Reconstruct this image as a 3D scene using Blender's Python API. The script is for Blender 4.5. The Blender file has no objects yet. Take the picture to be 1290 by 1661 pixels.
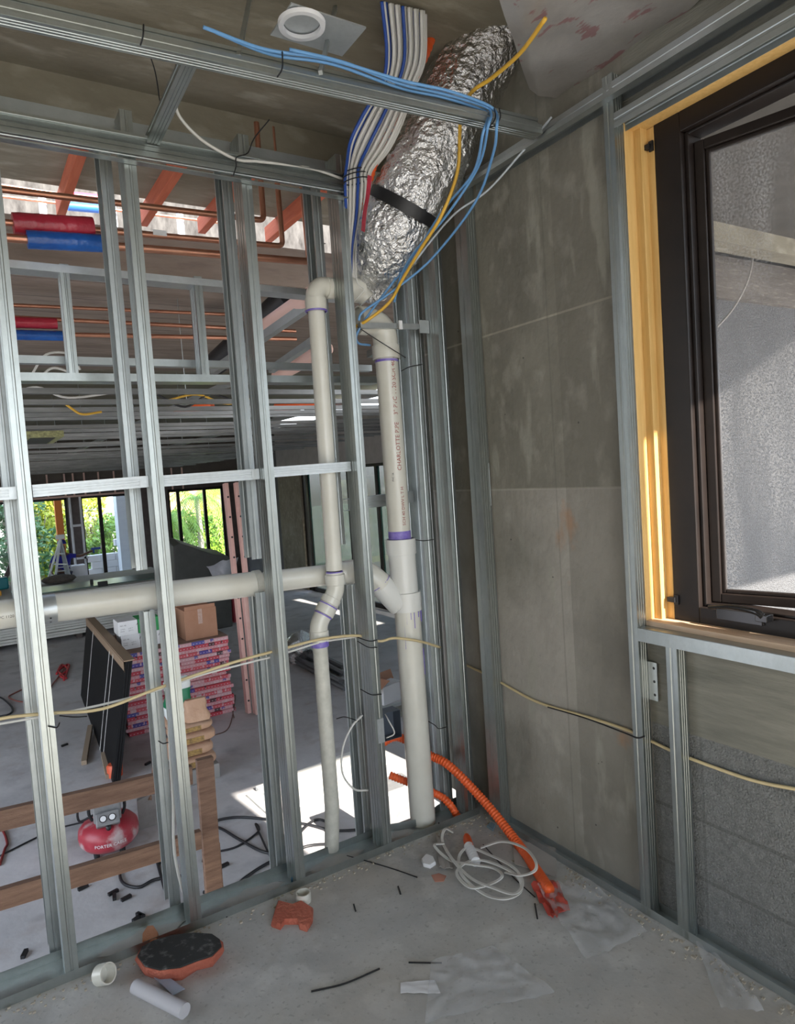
import bpy, math, random
from math import sin, cos, pi, radians
from mathutils import Vector, Matrix, noise

# ------------------------------------------------------------------ camera, sky, sun, exposure
W_, H_ = 1290.0, 1661.0
FPX = 1118.86
YAW, PITCH, ROLL = radians(57.9986), radians(-3.4212), radians(-3.8373)
EYE = Vector((0.0, 0.0, 1.6))
_f = Vector((cos(YAW)*cos(PITCH), sin(YAW)*cos(PITCH), sin(PITCH)))
_r = Vector((sin(YAW), -cos(YAW), 0.0)); _u = _r.cross(_f)
CR = cos(ROLL)*_r + sin(ROLL)*_u
CU = -sin(ROLL)*_r + cos(ROLL)*_u
scn = bpy.context.scene
col = scn.collection
cd = bpy.data.cameras.new('camera'); cam = bpy.data.objects.new('camera', cd); col.objects.link(cam)
cd.sensor_fit = 'VERTICAL'; cd.sensor_height = 36.0; cd.lens = FPX/H_*36.0
cd.clip_start = 0.05; cd.clip_end = 300
m = Matrix((CR, CU, -_f)).transposed().to_4x4(); m.translation = EYE
cam.matrix_world = m
scn.camera = cam
scn.view_settings.view_transform = 'Standard'
scn.view_settings.look = 'None'
scn.view_settings.exposure = 1.45
scn.view_settings.gamma = 1.0
scn.view_settings.use_curve_mapping = False

world = bpy.data.worlds.new('sky'); scn.world = world; world.use_nodes = True
wn = world.node_tree.nodes; wl = world.node_tree.links; wn.clear()
wo = wn.new('ShaderNodeOutputWorld'); bg = wn.new('ShaderNodeBackground'); wr = wn.new('ShaderNodeValToRGB')
tc = wn.new('ShaderNodeTexCoord'); sx = wn.new('ShaderNodeSeparateXYZ')
wl.new(tc.outputs['Generated'], sx.inputs[0]); mr = wn.new('ShaderNodeMapRange')
mr.inputs['From Min'].default_value = -1; wl.new(sx.outputs['Z'], mr.inputs['Value']); wl.new(mr.outputs[0], wr.inputs[0])
cr = wr.color_ramp
cr.elements[0].position = 0.0; cr.elements[0].color = (.30, .29, .27, 1)
cr.elements[1].position = 1.0; cr.elements[1].color = (.45, .62, .95, 1)
for p_, c_ in ((.485, (.42, .41, .38, 1)), (.51, (.90, .95, 1, 1)), (.66, (.75, .87, 1, 1))):
    e_ = cr.elements.new(p_); e_.color = c_
wl.new(wr.outputs[0], bg.inputs[0]); bg.inputs[1].default_value = 1.9
wl.new(bg.outputs[0], wo.inputs[0])

sd = bpy.data.lights.new('sun', 'SUN'); sun = bpy.data.objects.new('sun', sd); col.objects.link(sun)
sd.energy = 7.0; sd.angle = radians(.6); sd.color = (1, .93, .82)
sun.rotation_euler = Vector((-.10, 1.0, -.64)).to_track_quat('-Z', 'Y').to_euler()
sun.location = (3, -6, 6)

# ------------------------------------------------------------------ placing helpers (points measured on real planes)
def ray(x, y): return _f + CR*((x-W_/2)/FPX) - CU*((y-H_/2)/FPX)
def PX(x, y, X): d = ray(x, y); return EYE + d*(X/d.x)
def PY(x, y, Y): d = ray(x, y); return EYE + d*(Y/d.y)
def PZ(x, y, Z=0.0): d = ray(x, y); return EYE + d*((Z-EYE.z)/d.z)
LOW = -1.2
V = Vector
rnd = random.Random(4)

# ------------------------------------------------------------------ materials
MATS = {}
def mat(name, c, rough=.6, metal=0.0, c2=None, scale=8.0, amt=1.0, bump=0.0, bscale=40.0, stretch=None, c3=None, spec=None, alpha=None, trans=None, coat=None, world_pos=False):
    if name in MATS: return MATS[name]
    mt = bpy.data.materials.new(name); mt.use_nodes = True
    n = mt.node_tree.nodes; l = mt.node_tree.links
    b = n['Principled BSDF']; b.inputs['Base Color'].default_value = (*c, 1)
    b.inputs['Roughness'].default_value = rough; b.inputs['Metallic'].default_value = metal
    if spec is not None: b.inputs['Specular IOR Level'].default_value = spec
    if alpha is not None: b.inputs['Alpha'].default_value = alpha
    if trans is not None: b.inputs['Transmission Weight'].default_value = trans
    if coat is not None: b.inputs['Coat Weight'].default_value = coat
    if c2 or bump:
        if world_pos: t = n.new('ShaderNodeNewGeometry').outputs['Position']
        else: t = n.new('ShaderNodeTexCoord').outputs['Object']
        mp = n.new('ShaderNodeMapping'); l.new(t, mp.inputs[0])
        if stretch: mp.inputs['Scale'].default_value = stretch
    if c2:
        nz = n.new('ShaderNodeTexNoise'); nz.inputs['Scale'].default_value = scale; nz.inputs['Detail'].default_value = 8
        nz.inputs['Roughness'].default_value = .65
        l.new(mp.outputs[0], nz.inputs['Vector'])
        r = n.new('ShaderNodeValToRGB'); l.new(nz.outputs[0], r.inputs[0])
        r.color_ramp.elements[0].position = .5-.22*amt; r.color_ramp.elements[0].color = (*c, 1)
        r.color_ramp.elements[1].position = .5+.22*amt; r.color_ramp.elements[1].color = (*c2, 1)
        out = r.outputs[0]
        if c3:
            n3 = n.new('ShaderNodeTexNoise'); n3.inputs['Scale'].default_value = scale*4.3; n3.inputs['Detail'].default_value = 6
            l.new(mp.outputs[0], n3.inputs['Vector'])
            r3 = n.new('ShaderNodeValToRGB'); l.new(n3.outputs[0], r3.inputs[0])
            r3.color_ramp.elements[0].position = .55; r3.color_ramp.elements[0].color = (0, 0, 0, 1)
            r3.color_ramp.elements[1].position = .75; r3.color_ramp.elements[1].color = (1, 1, 1, 1)
            mx = n.new('ShaderNodeMix'); mx.data_type = 'RGBA'; l.new(r3.outputs[0], mx.inputs[0]); l.new(out, mx.inputs[6]); mx.inputs[7].default_value = (*c3, 1)
            out = mx.outputs[2]
        l.new(out, b.inputs['Base Color'])
    if bump:
        nb = n.new('ShaderNodeTexNoise'); nb.inputs['Scale'].default_value = bscale; nb.inputs['Detail'].default_value = 5
        l.new(mp.outputs[0], nb.inputs['Vector'])
        bp = n.new('ShaderNodeBump'); bp.inputs['Strength'].default_value = bump; bp.inputs['Distance'].default_value = .02
        l.new(nb.outputs[0], bp.inputs['Height']); l.new(bp.outputs[0], b.inputs['Normal'])
    MATS[name] = mt
    return mt
def bsdf(mt): return mt.node_tree.nodes['Principled BSDF']
def overlay(mt, mask_socket, color, fac=1.0):
    """mix a colour over whatever feeds the base colour where mask is 1"""
    n = mt.node_tree.nodes; l = mt.node_tree.links; b = n['Principled BSDF']
    mx = n.new('ShaderNodeMix'); mx.data_type = 'RGBA'
    ml = n.new('ShaderNodeMath'); ml.operation = 'MULTIPLY'; ml.inputs[1].default_value = fac
    l.new(mask_socket, ml.inputs[0]); l.new(ml.outputs[0], mx.inputs[0])
    s = b.inputs['Base Color']
    if s.links: l.new(s.links[0].from_socket, mx.inputs[6])
    else: mx.inputs[6].default_value = s.default_value
    mx.inputs[7].default_value = (*color, 1)
    l.new(mx.outputs[2], s)
def mnode(mt, op, a, b=None):
    n = mt.node_tree.nodes; l = mt.node_tree.links
    q = n.new('ShaderNodeMath'); q.operation = op
    for i, v in enumerate((a, b)):
        if v is None: continue
        if isinstance(v, (int, float)): q.inputs[i].default_value = v
        else: l.new(v, q.inputs[i])
    return q.outputs[0]
def pos_xyz(mt, obj=False):
    n = mt.node_tree.nodes; l = mt.node_tree.links
    s = n.new('ShaderNodeSeparateXYZ')
    if obj: l.new(n.new('ShaderNodeTexCoord').outputs['Object'], s.inputs[0])
    else: l.new(n.new('ShaderNodeNewGeometry').outputs['Position'], s.inputs[0])
    return s.outputs
def noise_mask(mt, scale, lo, hi, stretch=None, detail=6):
    n = mt.node_tree.nodes; l = mt.node_tree.links
    mp = n.new('ShaderNodeMapping'); l.new(n.new('ShaderNodeNewGeometry').outputs['Position'], mp.inputs[0])
    if stretch: mp.inputs['Scale'].default_value = stretch
    z = n.new('ShaderNodeTexNoise'); z.inputs['Scale'].default_value = scale; z.inputs['Detail'].default_value = detail
    l.new(mp.outputs[0], z.inputs['Vector'])
    m_ = n.new('ShaderNodeMapRange'); m_.inputs['From Min'].default_value = lo; m_.inputs['From Max'].default_value = hi
    l.new(z.outputs[0], m_.inputs['Value'])
    return m_.outputs[0]
def holes(mt, scale, size):
    n = mt.node_tree.nodes; l = mt.node_tree.links
    v = n.new('ShaderNodeTexVoronoi'); v.inputs['Scale'].default_value = scale
    l.new(n.new('ShaderNodeNewGeometry').outputs['Position'], v.inputs['Vector'])
    return mnode(mt, 'LESS_THAN', v.outputs['Distance'], size)

steel = mat('galvanised_steel', (.36, .39, .38), .34, .93, c2=(.43, .46, .45), scale=30, bump=.02, bscale=150, stretch=(1, 1, .6), c3=(.38, .40, .39))
steel_d = mat('dull_galvanised_steel', (.38, .41, .41), .42, .88, c2=(.48, .51, .51), scale=10, bump=.05)
steel_l = mat('bright_galvanised_steel', (.47, .50, .51), .38, .65, c2=(.56, .59, .60), scale=30, bump=.05)
conc_wall = mat('form_cast_concrete', (.155, .147, .118), .85, 0, c2=(.27, .255, .215), scale=2.6, amt=1.1, bump=.25, bscale=30, c3=(.33, .315, .27), stretch=(1, 1, .7), world_pos=True)
conc_soffit = mat('concrete_soffit', (.17, .145, .10), .9, 0, c2=(.31, .28, .215), scale=2.2, bump=.3, bscale=16, c3=(.38, .35, .28), stretch=(.5, 1.6, 1), world_pos=True)
conc_far = mat('brown_board_formed_concrete', (.20, .155, .125), .9, 0, c2=(.36, .29, .24), scale=2.4, bump=.3, bscale=14, c3=(.20, .15, .13), stretch=(.45, 2.2, 2.2), world_pos=True)
conc_floor = mat('trowelled_concrete_floor', (.38, .375, .36), .8, 0, c2=(.56, .55, .53), scale=3.2, bump=.06, bscale=60, c3=(.46, .44, .41), world_pos=True)
conc_low = mat('dusty_concrete_floor', (.42, .41, .42), .75, 0, c2=(.64, .62, .62), scale=1.1, bump=.2, bscale=12, c3=(.42, .38, .37), world_pos=True)
block = mat('rough_concrete_block', (.15, .155, .15), .95, 0, c2=(.25, .255, .25), scale=40, bump=.9, bscale=150, c3=(.33, .33, .32), world_pos=True)
stain_conc = mat('streaked_concrete', (.12, .12, .10), .85, 0, c2=(.27, .26, .22), scale=3.5, bump=.3, bscale=30, stretch=(1, .6, 5), world_pos=True)
pvc = mat('white_pvc', (.62, .60, .53), .33, 0, c2=(.70, .685, .62), scale=5, coat=.2)
pvc_d = mat('scuffed_white_pvc', (.66, .64, .57), .45, 0, c2=(.50, .49, .43), scale=18, amt=.8)
primer = mat('purple_primer', (.12, .07, .42), .4, 0, c2=(.30, .24, .60), scale=30)
copper = mat('copper', (.50, .22, .14), .35, .85, c2=(.62, .32, .22), scale=9)
redfoam = mat('red_pipe_insulation', (.36, .015, .035), .28, 0, c2=(.50, .04, .07), scale=14, bump=.25, bscale=25)
bluefoam = mat('blue_pipe_insulation', (.01, .07, .32), .28, 0, c2=(.02, .13, .48), scale=14, bump=.25, bscale=25)
wood_red = mat('red_stained_timber', (.42, .09, .04), .75, 0, c2=(.58, .16, .08), scale=6, stretch=(6, .6, 6))
wood_yel = mat('treated_pine', (.55, .33, .10), .55, 0, c2=(.70, .46, .18), scale=5, stretch=(14, 14, .9), bump=.15, bscale=30)
wood_sill = mat('pine_sill_board', (.52, .36, .24), .6, 0, c2=(.66, .50, .36), scale=5, stretch=(14, .9, 14))
wood_br = mat('weathered_timber', (.12, .065, .045), .8, 0, c2=(.27, .165, .115), scale=5, stretch=(1.0, 8, 10), bump=.3)
wood_dark = mat('dark_timber', (.07, .055, .05), .8, 0, c2=(.14, .11, .10), scale=5)
black_al = mat('black_aluminium', (.009, .007, .0065), .38, 0, c2=(.02, .014, .012), scale=6, spec=.3)
black_pl = mat('black_plastic', (.012, .012, .014), .45)
foil = mat('crinkled_foil', (.88, .88, .89), .15, 1.0, bump=1.0, bscale=45)
foil_f = mat('printed_foil_board', (.42, .40, .39), .40, .55, c2=(.52, .50, .48), scale=9, bump=.35, bscale=10)
orange = mat('orange_conduit', (.85, .13, .03), .4)
c_blue = mat('blue_cable_sheath', (.02, .07, .33), .4)
c_lblue = mat('light_blue_cable_sheath', (.14, .33, .62), .4)
c_white = mat('white_cable_sheath', (.66, .65, .62), .45)
c_yellow = mat('yellow_cable_sheath', (.72, .42, .05), .4)
c_beige = mat('beige_cable_sheath', (.62, .50, .28), .45)
c_black = mat('black_cable_sheath', (.015, .015, .018), .45)
white_b = mat('white_card', (.74, .74, .76), .6, 0, c2=(.82, .82, .83), scale=4)
cardb = mat('brown_cardboard', (.40, .20, .12), .75, 0, c2=(.48, .26, .17), scale=4)
cardk = mat('kraft_paper', (.42, .25, .16), .8, 0, c2=(.52, .34, .24), scale=6, bump=.4, bscale=20)
red_cl = mat('dull_red_foam', (.42, .10, .06), .9, 0, c2=(.55, .17, .11), scale=20, bump=.6, bscale=60)
tank_red = mat('dusty_red_tank', (.30, .015, .03), .35, 0, c2=(.42, .05, .07), scale=7)
greyp = mat('grey_machine_plastic', (.16, .16, .17), .5, 0, c2=(.26, .26, .26), scale=12)
gyps = mat('gypsum_board', (.50, .50, .47), .8, 0, c2=(.60, .60, .57), scale=3)
pink = mat('pink_fibreglass', (.62, .36, .32), .6, 0, c2=(.72, .46, .41), scale=7)
pinkpipe = mat('pinkish_pvc', (.72, .47, .40), .45)
leaf = mat('green_leaves', (.10, .26, .03), .5, 0, c2=(.32, .48, .05), scale=2.5, world_pos=True)
leaf_y = mat('yellow_green_leaves', (.30, .42, .03), .5, 0, c2=(.62, .62, .08), scale=2.5, world_pos=True)
leaf_d = mat('dark_green_leaves', (.03, .10, .03), .5, 0, c2=(.10, .24, .06), scale=3, world_pos=True)
bark = mat('grey_bark', (.36, .31, .25), .9, 0, c2=(.5, .45, .38), scale=8)
paper = mat('grey_foil_paper', (.38, .35, .34), .6, .2, c2=(.50, .47, .46), scale=4, bump=.8, bscale=5, world_pos=True)
clear = mat('clear_plastic_film', (.72, .72, .74), .10, 0, alpha=.17, bump=.5, bscale=22)
glass = mat('window_glass', (.80, .92, .90), .03, 0, alpha=.16)
tglass = mat('green_tinted_glass', (.02, .16, .13), .05, 0, alpha=.72)
slate = mat('dark_grey_board', (.055, .055, .052), .6, 0, c2=(.085, .085, .08), scale=4)
skin = mat('brown_skin', (.13, .06, .035), .5)
blue_cl = mat('blue_shirt', (.02, .02, .30), .8)
denim = mat('dark_trousers', (.02, .025, .06), .8)
hivis = mat('grey_reflective_band', (.55, .56, .58), .4)
redprint = mat('red_print', (.30, .03, .02), .5)
greyprint = mat('grey_print', (.13, .12, .13), .5)
blackprint = mat('black_print', (.02, .02, .02), .5)

# joints, bug holes and rust marks that belong to the concrete wall
p = pos_xyz(conc_wall)
def band(mt, s, at, w, wob=.0):
    return mnode(mt, 'LESS_THAN', mnode(mt, 'ABSOLUTE', mnode(mt, 'SUBTRACT', s, at)), w)
for zj, cc in ((2.145, (.40, .37, .30)), (1.49, (.36, .34, .29))):
    overlay(conc_wall, band(conc_wall, p[2], zj, .004), cc, .8)
overlay(conc_wall, mnode(conc_wall, 'MULTIPLY', mnode(conc_wall, 'LESS_THAN', p[2], 1.49), noise_mask(conc_wall, 1.2, .35, .6)), (.44, .41, .37), .65)
overlay(conc_wall, band(conc_wall, p[1], 1.93, .004), (.10, .10, .085), .25)
overlay(conc_wall, mnode(conc_wall, 'LESS_THAN', p[1], 1.88), (.13, .12, .10), .35)
overlay(conc_wall, noise_mask(conc_wall, 5, .60, .68, (1, 2.2, .45)), (.34, .33, .28), .6)
overlay(conc_wall, noise_mask(conc_wall, 2.2, .55, .7, (1, 1, .8)), (.10, .095, .08), .45)
overlay(conc_wall, holes(conc_wall, 9, .035), (.05, .045, .04), .8)
overlay(conc_wall, mnode(conc_wall, 'MULTIPLY', mnode(conc_wall, 'LESS_THAN', p[2], 1.45), noise_mask(conc_wall, 4.0, .67, .74, (1, 1, .7))), (.40, .19, .08), .5)
pb = pos_xyz(block)
for zj in (.2, .4, .6): overlay(block, band(block, pb[2], zj, .006), (.12, .12, .115), .6)
for yj in (.55, .95, 1.35): overlay(block, band(block, pb[1], yj, .005), (.12, .12, .115), .5)
overlay(conc_low, noise_mask(conc_low, .6, .52, .7), (.70, .65, .66), .5)
overlay(conc_low, noise_mask(conc_low, 2.6, .56, .70), (.30, .29, .31), .55)
overlay(conc_floor, noise_mask(conc_floor, 2.0, .53, .66), (.27, .265, .26), .6)
overlay(conc_floor, noise_mask(conc_floor, 7, .56, .64), (.66, .65, .62), .35)
overlay(conc_floor, noise_mask(conc_floor, 60, .60, .66), (.22, .21, .20), .4)
overlay(conc_floor, noise_mask(conc_floor, 1.3, .52, .7), (.48, .42, .35), .5)
pf = pos_xyz(conc_far)
overlay(conc_far, mnode(conc_far, 'LESS_THAN', mnode(conc_far, 'FRACT', mnode(conc_far, 'MULTIPLY', pf[1], 2.3)), .035), (.12, .09, .08), .7)
overlay(pvc_d, noise_mask(pvc_d, 14, .55, .75, (1, 1, .4)), (.33, .32, .27), .6)
overlay(tank_red, noise_mask(tank_red, 5, .56, .66), (.50, .45, .45), .8)
overlay(foil_f, noise_mask(foil_f, 22, .60, .63, (1, .35, 1)), (.35, .10, .12), .6)
overlay(foil, noise_mask(foil, 7, .66, .70), (.55, .05, .06), .75)

_O1 = ['', 'first', 'second', 'third', 'fourth', 'fifth', 'sixth', 'seventh', 'eighth', 'ninth', 'tenth', 'eleventh', 'twelfth', 'thirteenth', 'fourteenth', 'fifteenth', 'sixteenth', 'seventeenth', 'eighteenth', 'nineteenth']
def ordinal(n):
    if n < 20: return _O1[n]
    t = {2: 'twent', 3: 'thirt', 4: 'fort', 5: 'fift'}[n//10]
    return t+'ieth' if n % 10 == 0 else t+'y-'+_O1[n % 10]

# ------------------------------------------------------------------ mesh builder
ORG = {}
def thing(name, label, cat, loc, group=None):
    o = bpy.data.objects.new(name, None); col.objects.link(o); o.location = loc; o.empty_display_size = .05
    ORG[o.name] = V(loc)
    return tag(o, label, cat, group)
def tag(o, label, cat, group=None, kind=None):
    o['label'] = label; o['category'] = cat
    if group: o['group'] = group
    if kind: o['kind'] = kind
    return o
class MB:
    def __init__(s): s.v = []; s.f = []; s.mi = []; s.cur = 0
    def add(s, vs, fs):
        k = len(s.v); s.v += [V(q) for q in vs]; s.f += [tuple(i+k for i in f) for f in fs]; s.mi += [s.cur]*len(fs); return s
    def box(s, lo, hi, bev=0):
        x0, y0, z0 = lo; x1, y1, z1 = hi
        return s.add([(x0, y0, z0), (x1, y0, z0), (x1, y1, z0), (x0, y1, z0), (x0, y0, z1), (x1, y0, z1), (x1, y1, z1), (x0, y1, z1)],
                     [(0, 3, 2, 1), (4, 5, 6, 7), (0, 1, 5, 4), (1, 2, 6, 5), (2, 3, 7, 6), (3, 0, 4, 7)])
    def obox(s, c, ax, ay, az):
        c, ax, ay, az = V(c), V(ax), V(ay), V(az)
        if ax.cross(ay).dot(az) < 0: ax = -ax
        vs = [c+ax*i+ay*j+az*k for k in (-1, 1) for i, j in ((-1, -1), (1, -1), (1, 1), (-1, 1))]
        return s.add(vs, [(0, 3, 2, 1), (4, 5, 6, 7), (0, 1, 5, 4), (1, 2, 6, 5), (2, 3, 7, 6), (3, 0, 4, 7)])
    def bar(s, a, b, w, h, up=(0, 0, 1)):
        a, b = V(a), V(b); d = (b-a); L = d.length; d.normalize(); up = V(up)
        if abs(d.dot(up)) > .98: up = V((0, 1, 0))
        sx_ = d.cross(up).normalized(); sz = sx_.cross(d).normalized()
        return s.obox((a+b)/2, d*(L/2), sx_*(w/2), sz*(h/2))
    def tube(s, pts, r, n=10, cap=True, rfun=None):
        pts = [V(q) for q in pts]; m_ = len(pts); base = len(s.v); rings = []
        t0 = (pts[1]-pts[0]).normalized(); nn = t0.orthogonal().normalized()
        for i, q in enumerate(pts):
            t = (pts[min(i+1, m_-1)]-pts[max(i-1, 0)])
            t = t.normalized() if t.length > 1e-9 else t0
            nn = (nn - t*nn.dot(t)); nn = nn.normalized() if nn.length > 1e-6 else t.orthogonal().normalized()
            bb = t.cross(nn); t0 = t
            ring = []
            for k in range(n):
                a = 2*pi*k/n
                rr = rfun(i/(m_-1), a) if rfun else (r[i] if isinstance(r, (list, tuple)) else r)
                ring.append(q + nn*(cos(a)*rr) + bb*(sin(a)*rr))
            rings.append(ring)
        vs = [w for ring in rings for w in ring]
        fs = [(i*n+k, i*n+(k+1) % n, (i+1)*n+(k+1) % n, (i+1)*n+k) for i in range(m_-1) for k in range(n)]
        if cap: fs += [tuple(range(n-1, -1, -1)), tuple(range((m_-1)*n, m_*n))]
        return s.add(vs, fs)
    def strip(s, pts, w, up=(0, 0, 1), t=.0012):
        """flat ribbon of thickness t along pts"""
        pts = [V(q) for q in pts]; vs = []; up = V(up)
        for i, q in enumerate(pts):
            d = (pts[min(i+1, len(pts)-1)]-pts[max(i-1, 0)]).normalized(); sd_ = d.cross(up).normalized(); u2 = sd_.cross(d)
            vs += [q-sd_*w/2-u2*t, q+sd_*w/2-u2*t, q+sd_*w/2+u2*t, q-sd_*w/2+u2*t]
        fs = []
        for i in range(len(pts)-1):
            for k in range(4): fs.append((i*4+k, i*4+(k+1) % 4, i*4+4+(k+1) % 4, i*4+4+k))
        fs += [(3, 2, 1, 0), tuple(len(vs)-4+k for k in range(4))]
        return s.add(vs, fs)
    def grid(s, fn, nu, nv, closed=False):
        vs = [fn(i/nu, j/nv) for j in range(nv+1) for i in range(nu+1)]
        fs = [(j*(nu+1)+i, j*(nu+1)+i+1, (j+1)*(nu+1)+i+1, (j+1)*(nu+1)+i) for j in range(nv) for i in range(nu)]
        return s.add(vs, fs)
    def lathe(s, c, prof, n=28, axis=(0, 0, 1)):
        ax = V(axis).normalized(); a1 = ax.orthogonal().normalized(); a2 = ax.cross(a1); c = V(c)
        vs = [c+ax*z+(a1*cos(2*pi*k/n)+a2*sin(2*pi*k/n))*r for r, z in prof for k in range(n)]
        fs = [(i*n+k, i*n+(k+1) % n, (i+1)*n+(k+1) % n, (i+1)*n+k) for i in range(len(prof)-1) for k in range(n)]
        return s.add(vs, fs)
    def channel(s, p0, p1, a, b, d, f, lip=.009, t=.0012, rib=0.0012, stagger=True):
        """cold formed section: web depth d along a, flanges f along b, running p0->p1 (p0 at web/flange corner)"""
        p0, p1, a, b = V(p0), V(p1), V(a).normalized(), V(b).normalized()
        pl = []
        if lip: pl.append((lip, f))
        pl.append((0, f))
        if rib: pl += [(0, f*.62), (rib, f*.56), (rib, f*.44), (0, f*.38)]
        pl.append((0, 0))
        if rib: pl += [(d*.2, 0), (d*.22, rib), (d*.3, rib), (d*.32, 0), (d*.45, 0), (d*.47, rib), (d*.53, rib), (d*.55, 0), (d*.68, 0), (d*.70, rib), (d*.78, rib), (d*.8, 0)]
        pl.append((d, 0))
        if rib: pl += [(d, f*.38), (d-rib, f*.44), (d-rib, f*.56), (d, f*.62)]
        pl.append((d, f))
        if lip: pl.append((d-lip, f))
        off = []
        for i, q in enumerate(pl):
            x0, y0 = pl[max(i-1, 0)]; x1, y1 = pl[min(i+1, len(pl)-1)]
            tx, ty = x1-x0, y1-y0; L = math.hypot(tx, ty); off.append((q[0]-ty/L*(-t)*1.0, q[1]+tx/L*(t)))
        off = [(q[0]+(w[1]-q[1])*0+(w[0]-q[0]), w[1]) for q, w in zip(pl, off)]
        ring = pl+off[::-1]; n = len(ring)
        vs = [p0+a*x+b*y for x, y in ring]+[p1+a*x+b*y for x, y in ring]
        fs = [(k, (k+1) % n, n+(k+1) % n, n+k) for k in range(n)]
        m2 = len(pl)
        for k in range(m2-1):
            fs += [(k, k+1, n-2-k, n-1-k), (n+k+1, n+k, n+n-1-k, n+n-2-k)]
        return s.add(vs, fs)
    def build(s, name, material, parent=None, smooth=False, origin=None, bevel=0, recalc=True):
        me = bpy.data.meshes.new(name)
        if parent is not None: og = ORG[parent.name]
        elif origin is not None: og = V(origin)
        else:
            xs = [q.x for q in s.v]; ys = [q.y for q in s.v]; zs = [q.z for q in s.v]
            og = V(((min(xs)+max(xs))/2, (min(ys)+max(ys))/2, min(zs)))
        me.from_pydata([tuple(q-og) for q in s.v], [], s.f); me.update()
        ms = material if isinstance(material, (list, tuple)) else [material]
        for q in ms: me.materials.append(q)
        if len(ms) > 1:
            for pl_, i in zip(me.polygons, s.mi): pl_.material_index = i
        if recalc:
            import bmesh
            bm = bmesh.new(); bm.from_mesh(me); bmesh.ops.recalc_face_normals(bm, faces=bm.faces); bm.to_mesh(me); bm.free()
        if smooth:
            for pl_ in me.polygons: pl_.use_smooth = True
        o = bpy.data.objects.new(name, me); col.objects.link(o)
        if smooth and smooth != 'all':
            try: me.set_sharp_from_angle(angle=radians(40))
            except Exception: pass
        if parent is not None:
            o.parent = parent; ORG[o.name] = og
        else: o.location = og; ORG[o.name] = og
        if bevel:
            bv = o.modifiers.new('bevel', 'BEVEL'); bv.width = bevel; bv.segments = 2; bv.limit_method = 'ANGLE'
        return o
def struct(name, mb, material, **k):
    o = mb.build(name, material, **k); o['kind'] = 'structure'; return o
def spline(pts, n=8):
    pts = [V(q) for q in pts]; out = []
    P = [2*pts[0]-pts[1]]+pts+[2*pts[-1]-pts[-2]]
    for i in range(1, len(P)-2):
        a, b, c, d = P[i-1:i+3]
        for k in range(n):
            t = k/n; out.append(.5*((2*b)+(c-a)*t+(2*a-5*b+4*c-d)*t*t+(3*b-a-3*c+d)*t**3))
    out.append(pts[-1]); return out
def copy_tree(o, loc):
    c = o.copy(); col.objects.link(c); c.location = loc
    for ch in list(o.children):
        d = ch.copy(); col.objects.link(d); d.parent = c
        for g in list(ch.children):
            e = g.copy(); col.objects.link(e); e.parent = d
    return c
def text_verts(s, size):
    cu = bpy.data.curves.new('tmp', 'FONT'); cu.body = s; cu.size = size; cu.resolution_u = 2; cu.fill_mode = 'FRONT'
    to = bpy.data.objects.new('tmp', cu); col.objects.link(to)
    dg = bpy.context.evaluated_depsgraph_get(); me = bpy.data.meshes.new_from_object(to.evaluated_get(dg))
    vs = [v.co.copy() for v in me.vertices]; fs = [tuple(q.vertices) for q in me.polygons]
    bpy.data.objects.remove(to); bpy.data.curves.remove(cu); bpy.data.meshes.remove(me)
    return vs, fs
def lettering(parent, s, size, fn, material, name='lettering'):
    vs, fs = text_verts(s, size); b = MB(); b.add([fn(v.x, v.y) for v in vs], fs)
    return b.build(name, material, parent, recalc=False)

# ------------------------------------------------------------------ the setting: floors, slabs, concrete walls
WY0, WY1 = 2.47, 2.61          # the stud wall's track
WX = 1.88                      # face of the studs in front of the concrete wall
CX = 1.935                     # face of the concrete wall
b = MB(); b.box((-2.7, -6, -.3), (CX, 2.64, 0)); struct('floor', b, conc_floor)
b = MB(); b.box((-12, 2.66, LOW-.2), (7.2, 20.4, LOW)); b.box((1.9, -6, LOW-.2), (16, 2.66, LOW)); struct('floor_lower', b, conc_low)
b = MB(); b.box((-4, -4, 3.2), (CX+.2, 2.95, 3.45)); struct('ceiling', b, conc_soffit)
b = MB(); b.box((-4, 2.95, 3.07), (6.8, 3.12, 3.45)); struct('ceiling_beam', b, conc_soffit)
b = MB(); b.box((-4, 3.12, 3.2), (6.8, 4.02, 3.4)); struct('ceiling_upper', b, conc_soffit)
b = MB(); b.box((-4, 4.12, 2.82), (6.8, 4.3, 3.06)); struct('ceiling_beam_far', b, conc_far)
b = MB(); b.box((-4, 4.3, 2.93), (6.8, 8.2, 3.05)); struct('ceiling_lower', b, conc_far)
b = MB(); b.box((-6, 8.22, 3.25), (7.2, 20.3, 3.4)); b.box((-6, 8.2, 2.93), (7.2, 8.3, 3.25)); struct('ceiling_distant', b, conc_soffit)
b = MB(); b.box((-6, 6.4, 3.05), (7, 6.6, 5.2)); struct('gap_backdrop_wall', b, mat('dark_brown_backdrop', (.018, .014, .012), .9, 0, c2=(.13, .12, .11), scale=5, stretch=(3, 1, 1), world_pos=True))  # added dark backdrop that cuts the sky brightness in the ceiling gap
b = MB(); b.box((-6.2, 10, LOW), (-6, 20.3, 3.3)); b.box((-6, 20.0, LOW), (-.35, 20.2, 1.95)); struct('added_wall_left_lower', b, conc_far)  # unseen wall added so the front stud webs reflect something dark
b = MB(); b.box((-6.2, 7, LOW), (-6, 10, 3.3)); struct('added_wall_left_lower_near', b, conc_far)  # added unseen piece too; its length limits the daylight from the left
b = MB(); b.box((-2.7, -4, 0), (-2.5, 2.64, 3.2)); struct('wall_left', b, conc_wall)
b = MB(); b.box((CX, -4, 0), (CX+.2, -2.5, 3.2)); struct('wall_right_rear', b, conc_wall)
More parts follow.
